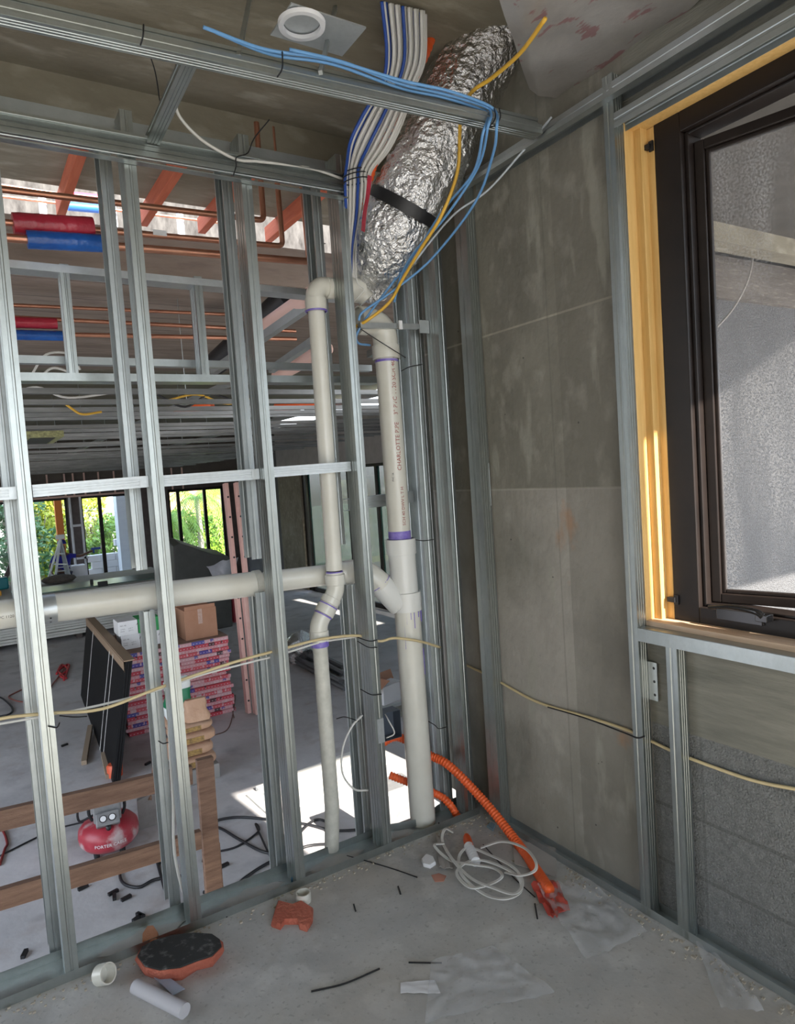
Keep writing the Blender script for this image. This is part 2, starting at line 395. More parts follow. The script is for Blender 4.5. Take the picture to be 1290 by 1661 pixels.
# concrete wall on the right with its window opening
wY0, wY1, wZ0, wZ1 = .10, 1.535, 1.0, 2.70
b = MB(); b.box((CX, wY1, 0), (CX+.15, 2.93, 3.2)); struct('wall_right', b, conc_wall)
b = MB(); b.box((CX, -2.5, wZ1), (CX+.15, wY1, 3.2)); struct('wall_right_lintel', b, stain_conc)
b = MB(); b.box((CX, -2.5, .68), (CX+.15, wY1, wZ0)); struct('wall_right_under_window', b, stain_conc)
b = MB(); b.box((CX, -2.5, 0), (CX+.15, wY1, .68)); struct('wall_right_blockwork', b, block)
b = MB(); b.box((CX, -2.5, wZ0), (CX+.15, wY0, wZ1)); struct('wall_right_near', b, conc_wall)

# ------------------------------------------------------------------ stud wall
def tracklab(*a): pass
# bottom track: web on the floor, two upstanding flanges; bent rear flange near the stack
b = MB()
x0, x1 = -.6, 1.88
b.box((x0, WY0, 0), (x1, WY1, .0015)); b.box((x0, WY0-.001, 0), (x1, WY0, .032)); b.box((x0, WY1, 0), (1.36, WY1+.0015, .032))
pts = [V((1.36, WY1, .017)), V((1.45, WY1-.005, .018)), V((1.52, WY1-.035, .02)), V((1.60, WY1-.06, .022)), V((1.68, WY1-.035, .02)), V((1.76, WY1, .017)), V((1.88, WY1+.002, .016))]
b.strip(spline(pts, 4), .032, up=(0, -1, .05), t=.001)
bt = b.build('bottom_track', steel, bevel=0); tag(bt, 'wide galvanised floor track carrying the row of studs, rear lip bent round the drain stack', 'metal track')
b = MB()
for X_, L in ((.25, .30), (.68, .26), (1.05, .25), (1.43, .13)):
    n_ = 14; b = MB()
    b.grid(lambda u, v, X_=X_, L=L: V((X_+u*L+.04*noise.noise(V((X_, v*3, 2))), (WY0+WY1)/2+(v-.5)*(WY1-WY0-.03)*sin(pi*min(1, max(.02, u)))**.6*(.75+.45*noise.noise(V((u*6+X_, v, 1)))), .0022+.004*max(0, noise.noise(V((u*4+X_*3, v*3, 5)))))), n_, 4)
    o = b.build('paint_residue', mat('dried_white_plaster', (.46, .455, .43), .8, 0, c2=(.36, .36, .34), scale=12), bt, smooth=True)

front_px = [(130, 1588), (329, 1503), (499, 1431), (633, 1372)]
front_x = [.184-.0, .594, 1.005, 1.405, 1.858]       # right edge of the flange
FL = .040; SD = .090
labs = ['leftmost full-height front steel stud, beside the clamp strap of the white pipe',
        'second front steel stud from the left, in front of the tile boxes',
        'third front steel stud from the left, left of the thin white drain pipe',
        'fourth front steel stud, between the thin white pipe and the thick drain stack',
        'fifth front steel stud, standing at the concrete wall corner']
S = []
for i, (xr, lb) in enumerate(zip(front_x, labs)):
    b = MB(); b.channel((xr-FL, WY0+.002, .002), (xr-FL, WY0+.002, 2.87), (0, 1, 0), (1, 0, 0), SD, FL)
    o = b.build('steel_stud', steel); tag(o, lb, 'steel stud', 'front row of wall studs'); S.append(o)
# rear row, open side to the left
RY = 2.635
rear = [(.545, 'rear'), (.985, ''), (1.375, '')]
def rstud(xr, z0, z1, lb, f=.04, Y=RY, d=.09):
    b = MB(); b.channel((xr, Y, z0), (xr, Y, z1), (0, 1, 0), (-1, 0, 0), d, f)
    o = b.build('steel_stud', steel_d); tag(o, lb, 'steel stud', 'rear row of wall studs'); return o
rstud(.152, 0, 2.87, 'rear steel stud half hidden behind the leftmost front stud')
rstud(.548, 1.30, 2.87, 'rear steel stud cut off above the white horizontal pipe, left of the second front stud')
rstud(.560, .0, 1.145, 'short cut steel stud below the white horizontal pipe, in front of the tile boxes')
rstud(.990, 1.285, 2.87, 'rear steel stud ending on top of the horizontal pipe near its hub')
rstud(.992, -.6, 1.15, 'rear steel stud below the horizontal pipe, left of the third front stud')
rstud(1.405, -.6, 1.12, 'rear steel stud below the horizontal pipe, right of the thin white drain pipe')
rstud(1.372, 1.30, 2.87, 'rear steel stud behind the upper half of the thin white drain pipe')
# rear studs near the corner
for xr, Yq, lb in ((1.800, 2.60, 'wide rear steel stud with mottled web right of the drain stack'), (1.868, 2.66, 'rear steel stud standing tight in the dark corner behind the last front stud')):
    b = MB(); b.channel((xr, Yq, 0), (xr, Yq, 2.87), (0, 1, 0), (-1, 0, 0), .13 if xr < 1.85 else .1, .045)
    o = b.build('steel_stud', steel_d); tag(o, lb, 'steel stud', 'rear row of wall studs')
# top track of the stud wall and ledger channel
b = MB(); b.channel((-.8, 2.595, 2.895), (1.40, 2.595, 2.895), (0, 1, 0), (0, 0, -1), .15, .055, lip=0, rib=0)
tag(b.build('top_track', steel_d), 'upper galvanised track above the ledger, under the concrete beam', 'metal track')
b = MB(); b.channel((-.8, 2.467, 2.77), (1.395, 2.467, 2.785), (0, -.02, -1), (0, -1, 0), .068, .032, lip=.008, rib=.0035)
b.box((-.8, 2.438, 2.69), (1.395, 2.4675, 2.694))
led = b.build('ledger_channel', steel); tag(led, 'long galvanised ledger channel screwed across the tops of the front studs', 'metal channel')
# horizontal blocking pieces between studs
for (xa, xb, za, zb, Yb, lb) in ((-.5, .152-.0, 1.628, 1.63, 2.52, 'left end blocking strip at mid height, left of the leftmost stud'),
                     (.19, .553, 1.632, 1.640, 2.52, 'pale steel blocking strip between the first and second front studs'),
                     (.60, .963, 1.638, 1.642, 2.52, 'pale steel blocking strip between the second and third front studs'),
                     (1.01, 1.363, 1.645, 1.650, 2.52, 'pale steel blocking strip crossing behind the thin white drain pipe')):
    b = MB(); b.channel((xa, Yb, za), (xb, Yb, zb), (0, 0, -1), (0, 1, 0), .038, .06, lip=0, rib=.0015)
    if xb < 1.1: b.box((xb-.03, Yb-.002, zb-.036), (xb, Yb, zb-.002))
    tag(b.build('blocking', steel_l), lb, 'metal blocking', 'blocking between the studs')
b = MB(); b.channel((1.42, 2.67, 1.49), (1.76, 2.67, 1.50), (0, 0, -1), (0, 1, 0), .05, .05, lip=0, rib=.0015); b.box((1.71, 2.668, 1.455), (1.765, 2.67, 1.50))
tag(b.build('blocking', steel_d), 'dark steel blocking behind the upper drain stack at eye height', 'metal blocking', 'blocking between the studs')
b = MB(); b.channel((1.42, 2.67, .52), (1.76, 2.67, .52), (0, 0, -1), (0, 1, 0), .05, .05, lip=0, rib=.0015)
tag(b.build('blocking', steel_d), 'dark steel blocking behind the foot of the drain stack, above the orange conduits', 'metal blocking', 'blocking between the studs')

# screws and small clips on the bottom track / ledger
def small_screws(parent, pts, nrm, r=.004):
    for q in pts:
        b = MB(); b.lathe(V(q), [(0, .002), (r*.7, .0018), (r, 0)], 8, nrm); b.build('screw', black_pl, parent)
small_screws(bt, [PY(368, 1488, WY0-.001), PY(310, 1520, WY0-.001), PY(712, 1335, WY0-.001)], (0, -1, 0))

# ------------------------------------------------------------------ plumbing
def fit_ring(b, c, r, h, axis=(0, 0, 1), n=28):
    b.lathe(V(c)-V(axis).normalized()*h/2, [(r*.9, 0), (r, .0015), (r, h-.0015), (r*.9, h)], n, axis)
def arc(c, a0, a1, u, v, R, n=10): return [V(c)+V(u)*(R*cos(a0+(a1-a0)*k/n))+V(v)*(R*sin(a0+(a1-a0)*k/n)) for k in range(n+1)]
# drain stack
SX, SY = 1.625, 2.575
stk = thing('drain_stack', 'thick white plastic drain stack with wye and elbow, standing by the corner', 'drain pipe', (SX+.03, SY, 0))
b = MB(); b.tube([(SX+.01, SY, .0), (SX, SY, 1.02)], .0575, 32); b.build('lower_pipe', pvc, stk, smooth=True)
b = MB(); b.tube([(SX-.012, SY, 1.27), (SX-.02, SY, 2.10)], .0495, 32); up = b.build('upper_pipe', pvc, stk, smooth=True)
b = MB(); b.tube([(SX-.004, SY, .985), (SX-.010, SY, 1.285)], .060, 32)
fit_ring(b, (SX-.002, SY, 1.02), .0685, .085); fit_ring(b, (SX-.010, SY, 1.265), .0665, .07)
BR = [V((SX-.005, SY, 1.05)), PY(644, 978, 2.58), PY(616, 946, 2.60)]
b.tube(BR, .054, 28)
wye = b.build('wye_fitting', mat('new_white_pvc', (.72, .72, .69), .3, 0, coat=.3), stk, smooth=True)
b = MB(); b.tube([(SX-.0125, SY, 1.296), (SX-.0128, SY, 1.335)], .0502, 28, cap=False); b.build('primer_band', primer, stk, smooth=True)
b = MB()
for (dx, dz, L) in ((-.045, .975, .16), (-.036, .975, .05), (-.02, .975, .03), (-.005, .975, .07), (.02, .975, .025), (.045, .975, .05), (.05, .80, .12)):
    xx = SX+.004+dx; yy = SY-math.sqrt(.058**2-dx*dx)-.0003
    b.box((xx-.0016, yy-.0004, dz-L), (xx+.0016, yy+.004, dz))
b.build('primer_drip', primer, stk)
# top elbow of the stack
b = MB(); eR = .07; ec = V((SX-.02-eR, SY, 2.175))
pts = [V((SX-.02, SY, 2.09)), V((SX-.02, SY, 2.14))]+arc(ec, 0, pi*.48, (1, 0, 0), (0, 0, 1), eR, 10)+[ec+V((-.05, .0, .07))]
b.tube(pts, .054, 28); fit_ring(b, (SX-.02, SY, 2.115), .060, .06); fit_ring(b, ec+V((-.04, 0, .07)), .060, .045, (1, 0, 0))
b.build('elbow_fitting', pvc, stk, smooth=True)
b = MB(); fit_ring(b, (SX-.02, SY, 2.077), .0515, .012); b.build('primer_band', primer, stk, smooth=True)
# horizontal coupling behind front stud four
def wrap_text(parent, s, size, cx, cy, r, z0, ang, material, up=True):
    def fn(x, y):
        a = ang-(y-size*.35)/r
        return V((cx+(r+.0006)*cos(a), cy+(r+.0006)*sin(a), z0+x))
    lettering(parent, s, size, fn, material)
# direction of the camera seen from the pipe
ca = math.atan2(-SY, -SX)
wrap_text(stk, 'CHARLOTTE PIPE    3" PVC 1120 SCH 40 DWV NSF', .027, SX-.016, SY, .0495, 1.60, ca+.45, redprint)
wrap_text(stk, 'SCH 40 DWV L T H', .020, SX-.013, SY, .0495, 1.36, ca+.50, redprint)
wrap_text(stk, 'PVC 26', .012, SX-.015, SY, .0495, 1.555, ca-.2, blackprint)

# thin drain pipe with offset elbows
TY = 2.60
thp = thing('drain_pipe', 'thin white plastic drain pipe with double offset bend, left of the fourth front stud', 'drain pipe', (1.19, TY, 0))
xt, xb = 1.292, 1.200
b = MB(); b.tube([(xt, TY, 1.20), (xt+.004, TY, 2.30)], .0345, 26); b.build('upper_pipe', pvc, thp, smooth=True)
zz = [PY(542, 940, TY).z, PY(523, 1030, TY).z]
b = MB(); pts = [V((xt, TY, zz[0]+.03)), V((xt, TY, zz[0]-.03)), V((xt-.012, TY, zz[0]-.065)), V(((xt+xb)/2, TY, (zz[0]+zz[1])/2)), V((xb+.012, TY, zz[1]+.065)), V((xb, TY, zz[1]+.03)), V((xb, TY, zz[1]-.02))]
b.tube(spline(pts, 5), .037, 26)
dd = (pts[4]-pts[2]).normalized()
fit_ring(b, (xt, TY, zz[0]), .0425, .045); fit_ring(b, pts[3]+dd*.012, .0425, .04, dd); fit_ring(b, pts[3]-dd*.03, .041, .03, dd); fit_ring(b, (xb, TY, zz[1]+.0), .0405, .045)
b.build('offset_elbow', pvc, thp, smooth=True)
b = MB(); fit_ring(b, (xt, TY, zz[0]+.028), .036, .014); b.build('primer_band', primer, thp, smooth=True)
for args in ((pts[3]-dd*.008, .0432, .007, dd), (pts[3]+dd*.036, .040, .007, dd), ((xb, TY, zz[1]-.033), .0385, .026)):
    b = MB(); fit_ring(b, *args); b.build('primer_band', primer, thp, smooth=True)
b = MB(); b.tube([(xb-.002, TY+.03, -.6), (xb-.002, TY+.03, 0), (xb, TY, .2), (xb, TY, zz[1]-.02)], .031, 26); b.build('lower_pipe', pvc_d, thp, smooth=True)
# top elbow turning right, coupling through the stud
b = MB(); zt = PY(510, 470, TY).z; zt = zt+.0
pts = [V((xt+.004, TY, zt-.085)), V((xt+.004, TY, zt-.04)), V((xt+.008, TY, zt-.012)), V((xt+.03, TY, zt+.012)), V((xt+.06, TY, zt+.014)), V((xt+.09, TY, zt+.012))]
b.tube(spline(pts, 5), .040, 26); fit_ring(b, (xt+.004, TY, zt-.06), .0445, .05); fit_ring(b, (xt+.075, TY, zt+.012), .0435, .04, (1, 0, 0))
b.build('elbow_fitting', pvc, thp, smooth=True)
b = MB(); fit_ring(b, (xt+.004, TY, zt-.087), .0465, .008); b.build('primer_band', primer, thp, smooth=True)
b = MB(); fit_ring(b, (xt+.108, TY, zt+.012), .041, .018, (1, 0, 0)); b.build('primer_band', primer, thp, smooth=True)
b = MB(); b.tube([(xt+.09, TY, zt+.012), (1.50, TY-.01, zt+.01), (1.53, TY-.02, zt-.03)], .038, 24); fit_ring(b, (xt+.14, TY, zt+.012), .0435, .05, (1, 0, 0)); fit_ring(b, (1.475, TY-.01, zt+.012), .052, .07, (1, 0, 0)); b.build('vent_pipe', pvc, thp, smooth=True)
b = MB(); b.lathe((xt+.002, TY, 1.61), [(.0352, 0), (.036, 0), (.036, .02), (.0352, .02)], 24); b.box((xt-.085, TY-.04, 1.612), (xt-.03, TY-.038, 1.632)); b.box((xt+.03, TY-.04, 1.612), (xt+.09, TY-.038, 1.632)); b.build('clamp_strap', steel_l, thp)

# horizontal pipe
HY = 2.70
hp = thing('horizontal_drain_pipe', 'white plastic pipe running sideways through the studs at waist height', 'drain pipe', (.5, HY, 1.15))
hz0 = (PY(0, 970, HY).z+PY(0, 1024, HY).z)/2; hz1 = (PY(530, 914, HY).z+PY(530, 951, HY).z)/2
slope = (hz1-hz0)/(PY(530, 930, HY).x-PY(0, 997, HY).x)
zx = lambda x: hz0+slope*(x-PY(0, 997, HY).x)
b = MB(); b.tube([(-.6, HY, zx(-.6)), (.985, HY, zx(.985))], .050, 32); b.build('pipe_run', pvc, hp, smooth=True)
b = MB(); b.tube([(1.02, HY, zx(1.02)), (1.385, HY, zx(1.36))], .045, 32); b.build('pipe_run', pvc, hp, smooth=True)
b = MB(); b.tube(spline([V((1.34, HY, zx(1.34))), V((1.40, HY-.02, zx(1.38))), PY(588, 926, 2.63), PY(612, 942, 2.60), PY(622, 953, 2.595)], 5), .0515, 28); fit_ring(b, (1.40, HY, zx(1.39)), .0535, .07, (1, 0, 0)); b.build('elbow_fitting', pvc, hp, smooth=True)
b = MB(); dq = (BR[1]-BR[2]).normalized(); fit_ring(b, BR[2]+dq*.0, .0548, .006, dq); b.build('primer_band', primer, hp, smooth=True)
b = MB(); fit_ring(b, (.985, HY, zx(.985)), .054, .03, (1, 0, 0)); b.build('end_hub', pvc_d, hp, smooth=True)
b = MB(); b.lathe((.195, HY, zx(.21)), [(.0505, 0), (.052, .0), (.052, .045), (.0505, .045)], 30, (1, 0, 0)); cl = b.build('pipe_clamp', steel_l, hp, smooth=True)
for a in (-2.6, -2.2, -1.5, -1.1, -.6):
    b = MB(); q = V((.2175, HY+.0525*cos(a), zx(.21)+.0525*sin(a))); b.lathe(q, [(0, .0008), (.0035, .0006)], 8, (0, cos(a), sin(a))); b.build('strap_hole', blackprint, cl)
def fnh(x, y):
    a = pi+.15-(y)/.05
    return V((.055+x, HY+.0506*cos(a), zx(.08)+.0506*sin(a)))
lettering(hp, 'PVC 1120 DWV', .013, fnh, blackprint)

# copper pipes behind the stud wall
CYP = 2.95
def cpipe(pts, r, label, grp='copper pipes behind the studs'):
    b = MB(); b.tube(pts, r, 12); o = b.build('copper_pipe', copper, smooth=True); return tag(o, label, 'copper pipe', grp)
def bend(a, c, e, R=.025, n=6):
    a, c, e = V(a), V(c), V(e); u = (a-c).normalized(); v = (e-c).normalized(); q0 = c+u*R; q1 = c+v*R
    return [a]+[(1-t)**2*q0+2*t*(1-t)*c+t*t*q1 for t in [k/n for k in range(n+1)]]+[e]
q = [PY(428, 358, CYP), PY(426, 290, CYP)]
c1 = cpipe(bend(V((-.5, CYP, 2.715)), V((PY(428, 357, CYP).x, CYP, 2.755)), V((PY(428, 357, CYP).x, CYP, 3.18))), .0125, 'topmost copper pipe of the near three, running behind the studs')
c2 = cpipe(bend(V((-.5, CYP+.01, 2.59)), V((PY(460, 396, CYP).x, CYP+.01, 2.655)), V((PY(458, 396, CYP).x, CYP+.01, 3.18))), .012, 'middle copper pipe of the near three, turning up beside the third front stud')
c3 = cpipe(bend(V((-.5, CYP-.01, 2.53)), V((PY(501, 425, CYP).x, CYP-.01, 2.592)), V((PY(498, 425, CYP).x, CYP-.01, 3.06))), .016, 'lowest and thickest near copper pipe, turning up left of the fourth front stud')
def sleeve(xa, xb, Y, zc, r, m_, lab, slopez=.03, grp='pipe insulation sleeves'):
    b = MB(); n = 26
    b.tube([(xa+(xb-xa)*k/n, Y, zc+slopez*(xb-xa)*(k/n-.5)) for k in range(n+1)], r, 20, rfun=lambda t, a: r*(1+.035*noise.noise(V((t*14, cos(a)*2, sin(a)*2)))))
    return tag(b.build('insulation_sleeve', m_, smooth=True), lab, 'pipe insulation', grp)
sleeve(.245, .525, CYP+.01, 2.625, .040, redfoam, 'large red insulation sleeve on the near copper pipe at upper left', .07)
sleeve(.285, .555, CYP-.01, 2.563, .034, bluefoam, 'large blue insulation sleeve under the large red one at upper left', .06)
b = MB(); b.box((PY(247, 378, CYP).x, CYP-.014, 2.628), (PY(269, 378, CYP).x, CYP-.012, 2.65)); tag(b.build('pipe_sticker', white_b), 'small white barcode sticker on the middle copper pipe', 'sticker')
Y2 = 5.0
for i, (ya, yb, r, lb) in enumerate(((495, 510, .012, 'upper pipe of the three distant copper pipes beyond the hanging frame'), (515, 532, .014, 'middle pipe of the three distant copper pipes beyond the hanging frame'), (541, 548, .015, 'lowest pipe of the three distant copper pipes beyond the hanging frame'))):
    a = PY(20, ya, Y2); c = PY(370, yb, Y2); dz = (c.z-a.z)/(c.x-a.x)
    cpipe([(-1, Y2, a.z-dz*(a.x+1)), (2.3, Y2, c.z+dz*(2.3-c.x))], r, lb, 'distant copper pipes')
a = PY(35, 522, Y2-.02); sleeve(PY(-20, 520, Y2).x, PY(92, 522, Y2).x, Y2, a.z, .036, redfoam, 'small red insulation sleeve on a distant copper pipe at left', .02)
a = PY(60, 543, Y2-.02); sleeve(PY(5, 543, Y2).x, PY(103, 543, Y2).x, Y2, a.z-.0, .032, bluefoam, 'small blue insulation sleeve below the small red one at left', .02)
# pipes seen through the clerestory gap
Y3 = 4.75
for ya, yb, r, lb in ((300, 344, .008, 'upper copper pipe seen through the bright gap under the ceiling'), (322, 352, .009, 'lower copper pipe seen through the bright gap under the ceiling')):
    a = PY(10, ya, Y3); c = PY(380, yb+12, Y3); cpipe([a-V((.6, 0, 0)), c], r, lb, 'copper pipes in the ceiling gap')
a = PY(120, 318, Y3); c = PY(163, 323, Y3); sleeve(a.x, c.x, Y3, (a.z+c.z)/2, .026, mat('bright_red_insulation', (.75, .05, .09), .4), 'red insulation sleeve glimpsed in the bright ceiling gap', .05)
a = PY(110, 333, Y3-.01); c = PY(160, 340, Y3-.01); sleeve(a.x, c.x, Y3-.01, (a.z+c.z)/2, .027, mat('bright_blue_insulation', (.04, .16, .55), .4), 'blue insulation sleeve glimpsed in the bright ceiling gap', .05)
for k, (xx, lb) in enumerate(((70, 'first white pipe bracket from the left in the ceiling gap'), (183, 'second white pipe bracket in the ceiling gap'), (291, 'third white pipe bracket in the ceiling gap'))):
    a = PY(xx, 345, Y3+.05); b = MB(); b.box((a.x-.02, Y3+.03, 3.05), (a.x+.02, Y3+.06, 3.45)); b.box((a.x-.05, Y3+.02, 3.05), (a.x+.05, Y3+.09, 3.065)); b.box((a.x-.05, Y3+.01, 3.25), (a.x+.03, Y3+.03, 3.27))
    tag(b.build('pipe_bracket', white_b), lb, 'pipe bracket', 'white brackets in the ceiling gap')

# red timber joists
for X_, lb in ((.585, 'leftmost red timber joist under the upper slab'), (1.02, 'second red timber joist from the left under the upper slab'), (1.36, 'third red timber joist from the left under the upper slab'), (1.79, 'rightmost red timber joist, behind the vertical copper pipes')):
    b = MB(); b.box((X_-.022, 3.13, 3.11), (X_+.022, 4.2, 3.2)); tag(b.build('timber_joist', wood_red, bevel=.003), lb, 'timber joist', 'red joists')

# hanging bulkhead frame
BY = 3.05
bh = thing('bulkhead_frame', 'hanging galvanised bulkhead frame with short studs behind the stud wall', 'ceiling frame', (.8, BY, 2.03))
b = MB(); b.channel((-1, BY, 2.515), (1.75, BY, 2.495), (0, 0, -1), (0, 1, 0), .028, .09, lip=0, rib=0); b.build('top_rail', steel_l, bh)
b = MB(); b.channel((-1, BY, 2.07), (1.85, BY, 2.085), (0, 0, -1), (0, 1, 0), .030, .09, lip=0, rib=0); b.build('bottom_rail', steel, bh)
for xx in (110, 325, ):
    a = PY(xx, 500, BY).x
    b = MB(); b.channel((a-.016, BY+.002, 2.05), (a-.016, BY+.002, 2.51), (0, 1, 0), (1, 0, 0), .085, .034, rib=.001); b.build('short_stud', steel, bh)
b = MB()
for Y_ in (3.2, ):
    b.channel((-.9, Y_, 2.17), (1.9, Y_, 2.17), (0, 0, -1), (0, 1, 0), .03, .04, lip=0, rib=0)
b.build('runner', steel_d, bh)

# suspended ceiling grid over the lower room
steel_g = mat('dark_grid_steel', (.15, .155, .155), .45, .7, c2=(.30, .30, .30), scale=5, stretch=(.6, 3, 3), world_pos=True)
b = MB(); b.channel((-3, 0, 0), (5.0, 0, 0), (0, 0, -1), (0, 1, 0), .025, .038, lip=.006, rib=0)
gm = None; k = 0
Yg = 3.75
while Yg < 19.8:
    zg = 2.125+.022*rnd.uniform(-1, 1)
    lab_ = 'long steel channel of the ceiling grid, %s behind the hanging bulkhead frame' % ordinal(k+1)
    if gm is None: gm = b.build('ceiling_channel', steel_g, origin=(0, 0, 0)); gm.location = (0, Yg, zg); o = gm
    else: o = gm.copy(); col.objects.link(o); o.location = (rnd.uniform(-.1, .1), Yg, zg)
    tag(o, lab_, 'ceiling channel', 'ceiling grid channels'); k += 1; Yg += .406
for ic, X_ in enumerate((-1.2, .1, 1.4, 2.7, 4.0)):
    b = MB(); b.channel((X_, 3.5, 2.17), (X_, 19.9, 2.17), (1, 0, 0), (0, 0, 1), .02, .04, lip=0, rib=0)
    for yh in (5, 7.5, 10, 13, 16, 19): b.tube([(X_+.01, yh, 2.2), (X_+.01, yh+.02, 3.24 if yh > 8.2 else 2.925)], .003, 5)
    tag(b.build('carrier_channel', steel_d), 'carrier channel with hanger wires above the ceiling grid, %s from the left' % ordinal(ic+1), 'ceiling channel', 'ceiling grid carriers')
# runs toward the back at right: pink pipe and braces
def seg(name, m_, px0, px1, Y0, Y1, w, h, lab, cat, tube=False, group=None):
    a = PY(*px0, Y0); c = PY(*px1, Y1); b = MB()
    if tube: b.tube([a, c], w, 16)
    else: b.bar(a, c, w, h)
    return tag(b.build(name, m_, smooth=tube), lab, cat, group)
seg('drain_pipe', pinkpipe, (430, 530), (520, 470), 4.3, 3.2, .05, 0, 'pinkish plastic pipe sloping back behind the third front stud', 'drain pipe', True)
seg('steel_brace', steel_d, (345, 603), (560, 455), 4.6, 3.1, .04, .05, 'long sloping steel brace under the pinkish pipe', 'steel brace', group='sloping braces')
seg('steel_brace', steel_d, (440, 600), (520, 545), 4.2, 3.5, .04, .04, 'short lower sloping steel brace left of the thin drain pipe', 'steel brace', group='sloping braces')
seg('duct_stub', black_pl, (350, 590), (470, 480), 5.4, 4.4, .09, 0, 'black round duct stub under the far concrete soffit', 'duct', True)
seg('steel_brace', steel, (600, 575), (700, 515), 4.6, 3.6, .05, .05, 'steel brace seen behind the upper part of the thick stack', 'steel brace', group='sloping braces')
seg('drain_pipe', pinkpipe, (450, 610), (530, 565), 4.6, 3.8, .045, 0, 'second pinkish pipe lower, just above the ceiling grid', 'drain pipe', True)
seg('flexible_conduit', orange, (445, 662), (540, 652), 5.6, 5.4, .035, 0, 'orange conduit lying over the ceiling grid', 'conduit', True)
seg('flexible_conduit', orange, (262, 668), (345, 658), 6.6, 6.2, .035, 0, 'short orange conduit over the grid left of the third stud', 'conduit', True)
# pendant cables and clutter above the grid
for (pp, m_, lb) in ((((50, 610), (75, 575), (115, 575), (130, 600)), c_white, 'white cable loop left of the left short stud'),
                 (((65, 612), (85, 597), (110, 603), (118, 612)), c_white, 'lower small white cable loop by the left short stud'),
                 (((255, 640), (300, 660), (340, 640), (380, 650)), c_black, 'black cable sagging above the ceiling grid'),
                 (((20, 640), (60, 628), (110, 645), (190, 636)), c_white, 'white cable lying across the first grid channels'),
                 (((100, 650), (118, 664), (135, 672), (165, 668)), c_yellow, 'yellow cable hanging in the ceiling grid at left'),
                 (((270, 650), (320, 640), (370, 655), (430, 640)), c_yellow, 'yellow cable over the ceiling grid right of the second stud')):
    b = MB(); b.tube(spline([PY(x, y, 4.4) for x, y in pp], 6), .007, 6); tag(b.build('cable', m_, smooth=True), lb, 'cable', 'cables above the ceiling grid')
# dark hatch with yellow lettering tape
a = PZ(60, 705, 2.11); b = MB(); b.box((a.x-.15, a.y-.5, 2.05), (a.x+.15, a.y+.3, 2.10)); hb = b.build('ceiling_fixture', mat('yellow_black_tape', (.45, .45, .20), .6, 0, c2=(.10, .10, .06), scale=40), bevel=.004); tag(hb, 'dark rectangular ceiling fixture edged with yellow and black tape', 'ceiling fixture')
b = MB(); b.box((a.x-.09, a.y-.44, 2.045), (a.x+.09, a.y+.24, 2.05)); b.build('dark_opening', blackprint, hb)

# ------------------------------------------------------------------ lower room: far wall, right wall
FY = 20.0
def far_strip(xa, xb, za, zb): pass
b = MB()
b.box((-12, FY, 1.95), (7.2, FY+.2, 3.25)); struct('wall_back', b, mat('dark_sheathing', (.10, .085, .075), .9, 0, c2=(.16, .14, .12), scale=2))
hx = lambda x: PY(x, 850, FY).x
wz = PY(150, 803, FY).z
# dark piers between far windows
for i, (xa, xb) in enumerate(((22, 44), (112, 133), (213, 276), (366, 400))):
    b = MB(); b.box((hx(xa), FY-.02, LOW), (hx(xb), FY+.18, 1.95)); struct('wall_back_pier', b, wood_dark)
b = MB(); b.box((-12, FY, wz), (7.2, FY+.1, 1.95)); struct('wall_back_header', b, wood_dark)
# thin framing studs above and at the far windows
fr = thing('far_wall_frame', 'pale thin steel framing above and between the distant windows', 'steel frame', (hx(150), FY-.15, wz))
b = MB(); b.box((hx(-10), FY-.18, wz-.02), (hx(215), FY-.12, wz+.03)); b.build('rail', pinkpipe, fr)
for xx in (25, 82, 110, 124, 142, 165, 190, 283, 300): 
    b = MB(); b.box((hx(xx)-.02, FY-.17, wz), (hx(xx)+.02, FY-.13, 2.1)); b.build('short_stud', pinkpipe, fr)
for xx, zl in ((115, LOW), (132, LOW)):
    b = MB(); b.box((hx(xx)-.025, FY-.17, zl), (hx(xx)+.025, FY-.13, wz)); b.build('jamb_stud', white_b, fr)
b = MB(); za = PY(125, 852, FY).z; b.box((hx(115), FY-.17, za-.03), (hx(132), FY-.13, za+.03)); za = PY(125, 905, FY).z; b.box((hx(118), FY-.17, za-.03), (hx(138), FY-.13, za+.03)); b.build('cross_piece', white_b, fr)
# windows in the far wall
for i, (xa, xb, mull) in enumerate(((-14, 22, ()), (44, 112, (54,)), (133, 213, (165,)), (276, 366, (293, 336)))):
    w = thing('window_%d' % (i+2), '', 'window', (hx(xa), FY, LOW)); del w['label']; del w['category']; w['kind'] = 'structure'
    b = MB(); xa_, xb_ = hx(xa), hx(xb)
    b.box((xa_, FY+.02, wz-.08), (xb_, FY+.08, wz)); b.box((xa_, FY+.02, LOW), (xb_, FY+.08, LOW+.08)); b.box((xa_, FY+.02, LOW), (xa_+.06, FY+.08, wz)); b.box((xb_-.06, FY+.02, LOW), (xb_, FY+.08, wz))
    for mx in mull: b.box((hx(mx)-.045, FY+.01, LOW), (hx(mx)+.045, FY+.09, wz))
    b.build('window_frame', black_al, w)
    if i in (2, 3, 0):
        b = MB(); b.box((xa_+.06, FY+.045, LOW+.08), (xb_-.06, FY+.055, wz-.08)); b.build('window_pane', mat('clear_pane', (.9, .95, .95), .03, 0, alpha=.06), w)
